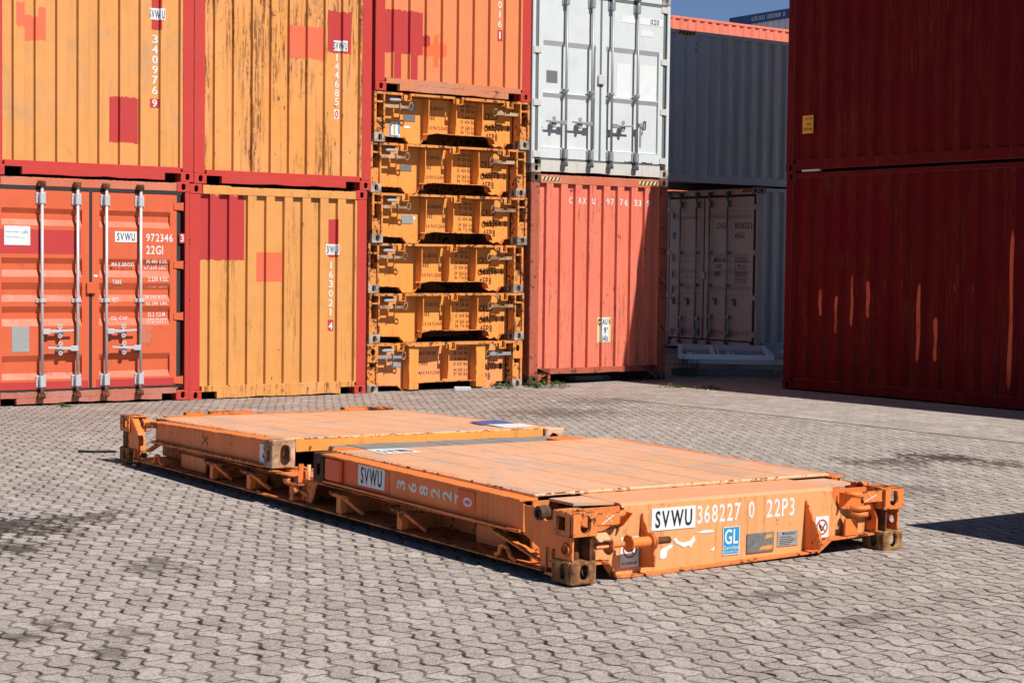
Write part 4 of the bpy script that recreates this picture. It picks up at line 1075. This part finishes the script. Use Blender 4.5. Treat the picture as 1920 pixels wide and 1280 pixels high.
    for y in (.60, 5.29):
        m = MB(); m.tube([(X(.01), y+.09, .052), (X(.0), y+.085, .065), (X(.0), y+.055, .07), (X(.0), y+.04, .115), (X(.0), y+.01, .122), (X(.0), y-.025, .112), (X(.0), y-.055, .07), (X(.0), y-.085, .062), (X(.01), y-.09, .052)], .0115, 8)
        m.build('lashing_hoop', FL, F)
    for y0, y1, xx in ((4.62, 5.06, .09), (.82, 1.12, .16)):
        m = MB(); bx(m, xx, y0, .05, xx+.018, y1, .16); m.build('rail_plate', FL, F, .002)
    # folded end frames: channel beams with flanges and tip castings
    m = MB()
    wedge(m, *sorted((X(.035), X(.047))), .484, 2.66, .215, .372, .232, .390)
    if sd == 0:
        m.mi = 1; wedge(m, .031, .0345, 1.88, 2.655, .232, .371, .234, .389); wedge(m, .031, .0345, .945, 1.12, .236, .362, .236, .364); m.mi = 0
    wedge(m, *sorted((X(0), X(.12))), .47, 2.665, .372, .384, .390, .402); wedge(m, *sorted((X(.004), X(.12))), .50, 2.66, .203, .217, .220, .234)
    m.build('end_frame_beam', [FL, M['vermil']], F, .002)
    if sd == 0:
        m = MB(); wedge(m, .008, .036, 2.44, 2.65, .236, .388, .236, .389); m.mi = 0; m.build('beam_stiffener', M['vermil'], F, .012)
    m = MB(); wedge(m, *sorted((X(.035), X(.047))), 3.49, 5.42, .225, .405, .213, .358)
    wedge(m, *sorted((X(0), X(.12))), 3.49, 5.46, .404, .417, .354, .366); wedge(m, *sorted((X(.0), X(.12))), 3.49, 5.43, .222, .236, .205, .219); wedge(m, *sorted((X(.0), X(.03))), 3.49, 5.40, .236, .244, .219, .226)
    m.build('end_frame_beam', FL, F, .002)
    for y0, y1, z0, z1, nm in ((3.365, 3.49, .228, .420, 1), (2.665, 2.785, .222, .404, 0)):
        m = MB(); a, b = sorted((X(0), X(.175))); h = z1-z0
        hole = slot((a+b)/2 + (.012 if sd == 0 else -.012), z0 + h*.45, .072, h*.72)
        if nm: m.poly([rect(a, z0, b, z1), hole], 'y', y0, y0+.02); m.box(a, y1-.012, z0, b, y1, z1)
        else: m.box(a, y0, z0, b, y0+.012, z1); m.poly([rect(a, z0, b, z1), hole], 'y', y1-.02, y1)
        ym0, ym1 = (y0+.02, y1-.012) if nm else (y0+.012, y1-.02)
        xo, xi = (a, b) if sd == 0 else (b, a); s_ = 1 if sd == 0 else -1
        m.poly([rect(ym0, z0, ym1, z1), rect(ym0+.02, z0+h*.25, ym1-.02, z0+h*.62)], 'x', *sorted((xo, xo+s_*.014)))
        m.box(*(min(xi, xi-s_*.012), ym0, z0, max(xi, xi-s_*.012), ym1, z1)); m.box(a+.014, ym0, z1-.014, b-.014, ym1, z1)
        m.build('tip_casting', M['castd'] if (sd == 0 and not nm) else M['castt'], F, .006)
    # locking lever bars beside the stacking castings
    m = MB(); bx(m, .163, .018, .290, .325, .040, .358); m.build('lever_bar', FR_, F, .006, seg=2)
    m = MB(); m.tube([(X(.31), .032, .338), (X(.37), .055, .342), (X(.40), .09, .345)], [.020, .017, .012], 8); m.build('lever_pin', FL, F, 0, True)
    m = MB(); px(m, [[(.128, .35), (.02, .345), (.10, .27), (.128, .255)]], .40, .408); m.build('small_gusset', FL, F)
    # fins on the end plate
    for xg in ((.555,) if sd == 0 else (W-1.765,)):
        m = MB(); px(m, [[(.129, .320), (.120, .325), (.062, .215), (.022, .16), (.006, .11), (.010, .052), (.129, .030)]], xg-.007, xg+.007)
        if sd == 1: px(m, [[(.022, .16), (.006, .11), (.010, .052), (.03, .05), (.03, .15)]], xg-.016, xg-.0071)
        m.build('fin', FL, F, .002)
# front end plate, flanges and cover
out = [(.178, .095), (.285, .095), (.35, .008), (.62, .004), (1.20, .016), (1.80, .028), (1.905, .095), (2.255, .105), (2.255, .24), (2.02, .25), (1.96, .355), (1.90, .366), (.44, .366), (.40, .25), (.178, .24)]
MB().poly([out], 'y', .13, .142).build('end_plate', M['flatend'], F)
mb = MB()
for (xa, za), (xb, zb) in zip(out[:7], out[1:8]):
    y0 = .055 if xa < .3 or xa > 1.79 else .075
    mb.add([(xa, y0, za), (xb, y0, zb), (xb, .13, zb), (xa, .13, za), (xa, y0, za-.010), (xb, y0, zb-.010), (xb, .13, zb-.010), (xa, .13, za-.010)], [(0,1,2,3), (0,4,5,1), (4,7,6,5), (2,6,7,3)])
mb.build('end_flange', FR_, F)
mb = MB(); mb.poly([[(.13, .358), (.135, .372), (.155, .380), (.50, .384), (.50, .372), (.16, .366)]], 'x', .42, 1.98); mb.build('end_cover', M['salmon'], F)
mb = MB(); mb.poly([[(.44, .19), (.44, .47), (.19, .47), (.19, .25)]], 'z', .366, .380); mb.poly([[(1.96, .19), (W-.19, .25), (W-.19, .47), (1.96, .47)]], 'z', .366, .380); mb.build('corner_cover', DK, F)
mb = MB(); mb.box(.13, .145, .20, 2.30, .16, .365); mb.box(.08, .46, .03, W-.08, .48, .37); mb.build('transom_web', FR_, F)
# folded end panels
mb = MB(); 
wedge(mb, .12, W-.12, .497, 2.70, .384, .403, .398, .412); mb.build('near_end_panel', DK, F, .008, seg=2)
mb = MB(); wedge(mb, .12, W-.12, 3.41, 5.62, .404, .424, .362, .378); mb.build('far_end_panel', DK, F, .006)
mb = MB(); mb.box(.185, 3.385, .330, W-.185, 3.409, .420); mb.build('far_panel_edge', M['rack'], F, .004)
mb = MB(); mb.box(.185, 2.70, .31, W-.185, 2.72, .402); mb.poly([[(.14, 2.72), (.42, 2.72), (.42, 3.02), (.30, 3.06), (.14, 2.80)]], 'z', .374, .392); mb.build('near_panel_edge', FL, F)
mb = MB(); mb.poly([[(W-.14, 2.72), (W-.42, 2.72), (W-.42, 3.02), (W-.30, 3.10), (W-.14, 3.02)]], 'z', .374, .392); mb.build('corner_tread', FL, F)
mb = MB(); mb.box(.13, 5.62, .20, 2.30, 5.64, .365); mb.poly([[(.30, 5.62), (W-.30, 5.62), (W-.30, 5.90), (.30, 5.90)]], 'z', .352, .364); mb.build('far_transom', FR_, F)
for x0, x1, y in ((.72, 1.10, 5.92), (1.95, 2.2, 5.90), (.5, .66, 5.9)):
    MB().box(x0, y, .355, x1, y+.06, .385).build('hinge_block', FR_, F, .004)
for k in range(14):                                                     # wooden floor in the gap
    x = .44 + k*.131
    MB().box(x, 2.722, .338 + random.uniform(-.004, .004), x+.124, 3.384, .366 + random.uniform(-.003, .003)).build('floor_plank', M['wood'], F, .003)
MB().box(.303, .5, .17, W-.303, 5.6, .199).build('floor_pan', FR_, F)
# hook and rod in the gap
m = MB(); m.box(.02, 3.02, .17, .06, 3.03, .30); m.box(.0, 3.02, .262, .10, 3.10, .272); m.poly([[(.04, .262), (.085, .262), (.085, .16), (.06, .145), (.045, .19)]], 'y', 3.03, 3.04); m.build('latch_hook', FL, F, .002)
m = MB(); m.tube([(.075, 2.98, .295), (.075, 2.98, .2), (.078, 2.98, .09)], [.013, .012, .006], 8); m.tube([(.08, 2.98, .215), (.18, 2.86, .2)], .012, 8); m.build('latch_rod', M['salmon'], F, 0, True)
m = MB(); m.poly([[(2.82, .20), (3.12, .20), (3.20, .06), (2.90, .052)]], 'x', .052, .062); m.build('gap_plate', FR_, F)
# pulled-out locking shaft at the near left corner
ZS, YS = .186, .03
def disc(m, x0, x1, r): m.cyl((x0, YS, ZS), (x1, YS, ZS), r, 18)
m = MB(); disc(m, .17, .25, .018); disc(m, .25, .262, .050); disc(m, .262, .36, .0165); m.build('locking_shaft', FR_, F, .002)
m = MB(); disc(m, .385, .40, .047); disc(m, .40, .53, .028); disc(m, .53, .542, .047); disc(m, .545, .558, .047); m.build('shaft_sleeve', FL, F, .002)
m = MB(); disc(m, .558, .67, .019); m.build('shaft_end', M['rust'], F, .004)
m = MB(); m.obox((.215, .025, .232), ((1, 0, 0), (0, .85, .5), (0, -.5, .85)), .045, .035, .005); m.box(.168, .01, .175, .25, .03, .19); m.build('shaft_cover', M['salmon'], F, .003)
m = MB(); m.tube([(2.06, .06, .235), (2.10, .03, .225), (2.14, .0, .232)], .016, 8); m.tube([(2.05, .06, .262), (2.10, .02, .262), (2.15, .0, .268)], .016, 8); m.build('locking_shaft', FR_, F, 0, True)
m = MB(); m.poly([[(.05, .115), (.16, .115), (.16, .30), (.12, .33), (.05, .2)], circ(.11, .19, .022, 10)], 'x', 2.262, 2.274); m.box(2.02, .06, .105, 2.12, .075, .20); m.build('inner_cheek', FL, F)
m = MB(); m.box(1.965, .018, .290, 2.275, .0205, .352) if False else None
# markings on the end
Y = .1285
mb = MB(); mb.box(.622, .1262, .220, .930, .129, .340); mb.build('owner_label', M['label'], F)
mb = MB(); text(mb, 'SVWU', .648, .238, .905, .325, .1245); mb.build('lettering', M['blk'], F)
mb = MB(); text(mb, '368227', .945, .240, 1.262, .336, Y); glyph(mb, '0', 1.322, .243, 1.366, .338, Y); text(mb, '22P3', 1.458, .240, 1.674, .340, Y); mb.build('lettering', M['wht'], F)
mb = MB(); mb.box(1.134, .1262, .050, 1.257, .129, .206); mb.build('blue_certificate_sign', M['bluei'], F)
mb = MB(); text(mb, 'GL', 1.146, .112, 1.246, .192, .1245); text(mb, 'Certified', 1.142, .080, 1.25, .100, .1245); text(mb, 'Germanischer Lloyd', 1.142, .063, 1.25, .073, .1245)
for a, b in (((1.136, .052), (1.136, .204)), ((1.255, .052), (1.255, .204)), ((1.134, .204), (1.257, .204)), ((1.134, .052), (1.257, .052))): mb.bar((a[0], .1255, a[1]), (b[0], .1255, b[1]), .004, .001, (0, 1, 0))
mb.build('sign_print', M['label'], F)
mb = MB(); mb.box(1.311, .121, .046, 1.517, .129, .157); mb.build('data_plate', M['plated'], F, .003)
mb = MB(); mb.poly([[(1.44, .12), (1.50, .125), (1.505, .147), (1.455, .145)]], 'y', .1195, .1205); mb.poly([[(1.40, .06), (1.50, .06), (1.505, .085), (1.42, .08)]], 'y', .1195, .1205); mb.build('plate_paint', M['yellow'], F)
mb = MB(); mb.box(1.546, .124, .066, 1.705, .129, .155); mb.build('grey_placard', M['plate'], F, .002)
mb = MB(); text(mb, 'Hapag-Lloyd', 1.60, .134, 1.68, .146, .1225); mb.box(1.582, .1225, .133, 1.595, .1235, .147)
for z, l in ((.118, .09), (.106, .11), (.096, .12), (.086, .10), (.076, .08)): mb.box(1.56, .1225, z, 1.56+l, .1235, z+.003)
mb.build('placard_print', M['dkgrey'], F)
mb = MB(); mb.box(1.842, .1262, .062, 1.948, .129, .217); mb.build('warning_sign', M['label'], F)
mb = MB(); c = (1.895, .155); mb.poly([circ(*c, .046, 20), circ(*c, .037, 20)], 'y', .1245, .1255); mb.bar((c[0]-.03, .125, c[1]+.03), (c[0]+.03, .125, c[1]-.03), .007, .001, (0, 1, 0)); text(mb, 'NO LASHING HERE', 1.853, .078, 1.938, .092, .1245); mb.build('sign_print', M['redi'], F)
mb = MB(); mb.tube([(1.872, .1235, .17), (1.892, .1235, .135), (1.918, .1235, .175)], .004, 6); mb.build('sign_symbol', M['dkgrey'], F)
mb = MB(); mb.box(.415, .1262, .04, .54, .129, .20); mb.build('warning_sign', M['label'], F)
mb = MB(); c = (.478, .135); mb.poly([circ(*c, .048, 20), circ(*c, .039, 20)], 'y', .1245, .1255); mb.bar((c[0]-.03, .125, c[1]+.03), (c[0]+.03, .125, c[1]-.03), .007, .001, (0, 1, 0)); text(mb, 'NO LASHING HERE', .425, .052, .53, .068, .1245); mb.build('sign_print', M['redi'], F)
def blot(pts): m = MB(); m.poly([pts], 'y', .127, .129); m.build('torn_sticker', M['label'], F)
blot([(.775, .166), (.80, .172), (.81, .155), (.85, .142), (.90, .150), (.925, .175), (.935, .150), (.918, .135), (.905, .11), (.885, .125), (.855, .115), (.83, .128), (.80, .14)])
blot([(.935, .188), (1.0, .200), (1.06, .197), (1.075, .185), (1.0, .183)])
blot([(.69, .115), (.72, .125), (.762, .140), (.78, .132), (.765, .120), (.74, .11), (.73, .07), (.70, .062), (.685, .075)])
blot([(1.045, .085), (1.078, .105), (1.072, .082)])
# markings on the left side (x runs from far to near)
def L(y): return -y
mb = MB(); mb.box(.0285, 1.928, .252, .0305, 2.25, .386); mb.build('owner_label', M['label'], F)
mb = MB(); text(mb, 'SVWU', L(2.215), .270, L(1.96), .368, .0270, 'left'); mb.build('lettering', M['blk'], F)
mb = MB()
for i, ch in enumerate('368227'):
    y = 1.79 - i*.127
    glyph(mb, ch, L(y), .282 - .001*i, L(y-.095), .340 - .001*i, .0335, True, 'left')
glyph(mb, '0', L(1.065), .272, L(.975), .325, .0300, True, 'left'); mb.build('lettering', M['wht'], F)
mb = MB(); mb.poly([[(3.505, .245), (3.615, .24), (3.615, .375), (3.55, .372), (3.53, .36), (3.505, .372)]], 'x', .031, .034); mb.build('torn_label', M['label'], F)
mb = MB(); mb.poly([[(3.53, .34), (3.56, .36), (3.54, .315)]], 'x', .029, .0305); mb.poly([[(3.545, .28), (3.57, .285), (3.56, .32)]], 'x', .029, .0305); mb.build('label_rust', M['rust'], F)
def scr(pts, mat, r=.003):
    m = MB(); m.tube(pts, r, 4); return m.build('paint_mark', mat, F)
m = MB(); m.tube([(.034, 4.56, .345), (.034, 4.46, .285)], .003, 4); m.tube([(.034, 4.46, .345), (.034, 4.57, .275)], .003, 4); m.tube([(.034, 4.53, .30), (.034, 4.44, .33)], .002, 4); m.build('chalk_mark', M['blk'], F)
m = MB(); m.tube([(.20, .017, .30), (.28, .017, .345)], .0025, 4); m.tube([(.225, .017, .345), (.265, .017, .31)], .0025, 4); m.build('chalk_mark', M['wht'], F)
m = MB(); m.tube([(2.12, .0165, .30), (2.22, .0165, .335)], .0025, 4); m.tube([(2.155, .0165, .345), (2.185, .0165, .312)], .0025, 4); m.build('chalk_mark', M['wht'], F)
# stickers lying on the deck
mb = MB(); mb.poly([[(.30, 2.42), (.58, 2.40), (.60, 2.66), (.32, 2.68)]], 'z', .4135, .415); mb.build('owner_label', M['label'], F)
mb = MB()
for k, ch in enumerate('SVWU'):
    g = GL[ch]; mb.add([(.34 + .06*k + vx*.06, 2.45 + vz*.2, .4165) for vx, vz in g[0]], g[1])
mb.build('lettering', M['dkgrey'], F)
mb = MB(); mb.poly([[(1.98, 3.50), (2.28, 3.48), (2.29, 3.74), (2.0, 3.76)]], 'z', .4245, .426); mb.build('owner_label', M['label'], F)
mb = MB(); mb.poly([[(1.96, 3.79), (2.28, 3.77), (2.30, 4.08), (2.02, 4.04)]], 'z', .421, .4225); mb.build('blue_sticker', M['dblue'], F)

# ------------------------------------------------------------------ frames lying in the alley, slab, offcut, weeds
def frame_thing(label, Mx, wd, ln, h, bars, mat):
    mb = MB()
    mb.box(0, 0, 0, wd, .07, h); mb.box(0, ln-.07, 0, wd, ln, h); mb.box(0, .07, 0, .07, ln-.07, h); mb.box(wd-.07, .07, 0, wd, ln-.07, h)
    for x in bars: mb.box(x, .07, .006, x+.06, ln-.07, h-.004); mb.box(x+.10, .07, .012, x+.13, ln-.07, h-.012)
    for y in (ln-.42, ln-.85): mb.box(.07, y, .010, wd-.07, y+.06, h-.010)
    o = mb.build('window_frame', mat, None, .004); o.matrix_world = Mx
    return tag(o, label, 'window frame', 'aluminium frames lying in the alley')
G0 = gz(3.1, 25.5)
FA = Matrix.Rotation(-.10, 4, 'Z')
for z, dx, dy in ((0, 0, 0),):
    pass
def sleeper(x, y, z, lab):
    mb = MB(); mb.box(-.75, -.06, 0, .75, .06, .10); o = mb.build('timber_bearer', M['wood'], None, .006); o.matrix_world = Matrix.Translation((x, y, z)) @ FA
    tag(o, lab, 'timber bearer')
sleeper(3.15, 25.25, gz(3.15, 25.2) - .005, 'dark timber bearer under the front of the aluminium frames'); sleeper(3.55, 27.6, gz(3.5, 27.6) - .005, 'dark timber bearer under the back of the aluminium frames')
zb_ = max(gz(3.15, 25.2), gz(3.5, 27.6)) + .096
frame_thing('lower aluminium frame lying flat under another, on timber in the shaded alley', Matrix.Translation((2.62, 25.15, zb_)) @ FA, 1.62, 3.1, .075, (.62,), M['alu'])
frame_thing('upper aluminium frame with crossbars lying flat on another in the shaded alley', Matrix.Translation((2.45, 24.93, zb_+.077)) @ FA, 1.42, 3.2, .075, (.50,), M['alu'])
mb = MB(); mb.poly([[(-.32, -.16), (-.05, -.22), (.30, -.17), (.34, .05), (.22, .16), (-.2, .2), (-.36, .06)]], 'z', 0, .07)
o = mb.build('concrete_slab', M['concrete'], None, .012); p = U*14.95 + V*19.28; o.matrix_world = Matrix.Translation((p.x, p.y, gz(p.x, p.y) - .006)) @ Matrix.Rotation(.55, 4, 'Z'); tag(o, 'flat broken concrete slab under the front of the coral container', 'slab')
mb = MB(); mb.box(-.11, -.05, 0, .11, .05, .05); o = mb.build('metal_offcut', M['slate'], None, .006); p = U*12.30 + V*18.55; o.matrix_world = Matrix.Translation((p.x, p.y, gz(p.x, p.y) - .006)) @ Matrix.Rotation(.1, 4, 'Z'); tag(o, 'small grey metal offcut on the paving at the foot of the rack stack', 'offcut')
# cable on the paving at the far left corner of the platform rack
mb = MB(); pts = []
for k in range(24):
    q = k/23; p = U*(5.46 - .26*q) + V*(13.50 + .17*q + .015*sin(q*7)); pts.append((p.x, p.y, gz(p.x, p.y) + .008))
mb.tube(pts, .011, 6); o = mb.build('cable', M['cable'], None, 0, True); tag(o, 'short dark cable end on the paving by the far left corner of the platform rack', 'cable')

def grit():
    rnd = random.Random(3); mb = MB()
    for k in range(420):
        a = rnd.uniform(6, 16.0) if k < 300 else rnd.uniform(12.6, 15.9); b = 18.62 - abs(rnd.gauss(0, .22)) if k < 300 else rnd.uniform(16.2, 18.5)
        p = U*a + V*b; r = rnd.choice((.006, .008, .010, .014)) if rnd.random() < .95 else .024
        z = gz(p.x, p.y) - .004; an = rnd.uniform(0, 6); h = r*rnd.uniform(.5, 1)
        base = [(p.x + r*cos(an+q)*rnd.uniform(.7, 1.3), p.y + r*sin(an+q)*rnd.uniform(.7, 1.3), z) for q in (0, 1.3, 2.6, 3.9, 5.1)]
        mb.add(base + [(p.x + r*.3*cos(an), p.y + r*.3*sin(an), z + h)], [(0, 1, 5), (1, 2, 5), (2, 3, 5), (3, 4, 5), (4, 0, 5)])
    o = mb.build('grit', M['concrete']); tag(o, 'loose grit and crumbs along the foot of the container row', None, kind='stuff')
grit()
def weed(label, a, b, r, h, n, mat, seed, tall=False):
    rnd = random.Random(seed); mb = MB(); p = U*a + V*b; z0 = gz(p.x, p.y) - .006
    stems = MB()
    for k in range(n):
        an = rnd.uniform(0, 2*pi); d = r*math.sqrt(rnd.random()); x, y = d*cos(an), d*sin(an)
        hh = h*rnd.uniform(.35, 1)*(1 - .5*d/r); lx, ly = x + rnd.uniform(-.05, .05), y + rnd.uniform(-.05, .05)
        stems.tube([(x, y, 0), ((x+lx)/2, (y+ly)/2, hh*.55), (lx, ly, hh)], .0028, 4)
        for j in range(rnd.randint(4, 8)):
            q = rnd.uniform(.25, 1); c = Vector((x + (lx-x)*q, y + (ly-y)*q, hh*q)); aa = rnd.uniform(0, 2*pi); l = rnd.uniform(.02, .05)*(1.4 if tall else 1)
            dr = Vector((cos(aa), sin(aa), rnd.uniform(-.2, .6))).normalized(); sdv = dr.cross(Vector((0, 0, 1))).normalized()*l*.32
            mid = c + dr*l*.5 + Vector((0, 0, .004)); mb.add([c, mid + sdv, c + dr*l, mid - sdv], [(0, 1, 2), (0, 2, 3)])
    t = thing('weed', label, 'weed', Matrix.Translation((p.x, p.y, z0)), 'weeds in the paving joints')
    mb.build('leaves', mat, t); stems.build('stems', M['leafd'], t)
weed('broad green weed at the left foot of the coral container', 13.60, 18.42, .28, .14, 46, M['leaf'], 1)
weed('small green weed between the rack stack and the coral container', 13.42, 18.52, .09, .13, 14, M['leaf'], 2)
weed('green weed beside the concrete slab under the coral container', 15.18, 19.05, .13, .14, 22, M['leaf'], 3)
weed('single taller sprig to the right of the concrete slab', 15.50, 19.0, .05, .18, 7, M['leaf'], 4)
weed('low weed at the lower right corner of the rack stack', 12.98, 18.55, .12, .10, 16, M['leaf'], 5)
weed('thin low weed on the sunlit paving before the coral container', 15.0, 17.5, .16, .06, 16, M['leaf'], 6)
weed('thin weed on the edge of the shadow in front of the alley', 15.25, 17.0, .16, .07, 18, M['leaf'], 8)
weed('tall dark weed in the shade at the left end of the aluminium frames', 16.55, 18.95, .18, .62, 26, M['leafd'], 7, True)
weed('tiny weed at the foot of the orange-red container doors', 6.85, 18.45, .08, .07, 9, M['leaf'], 9)
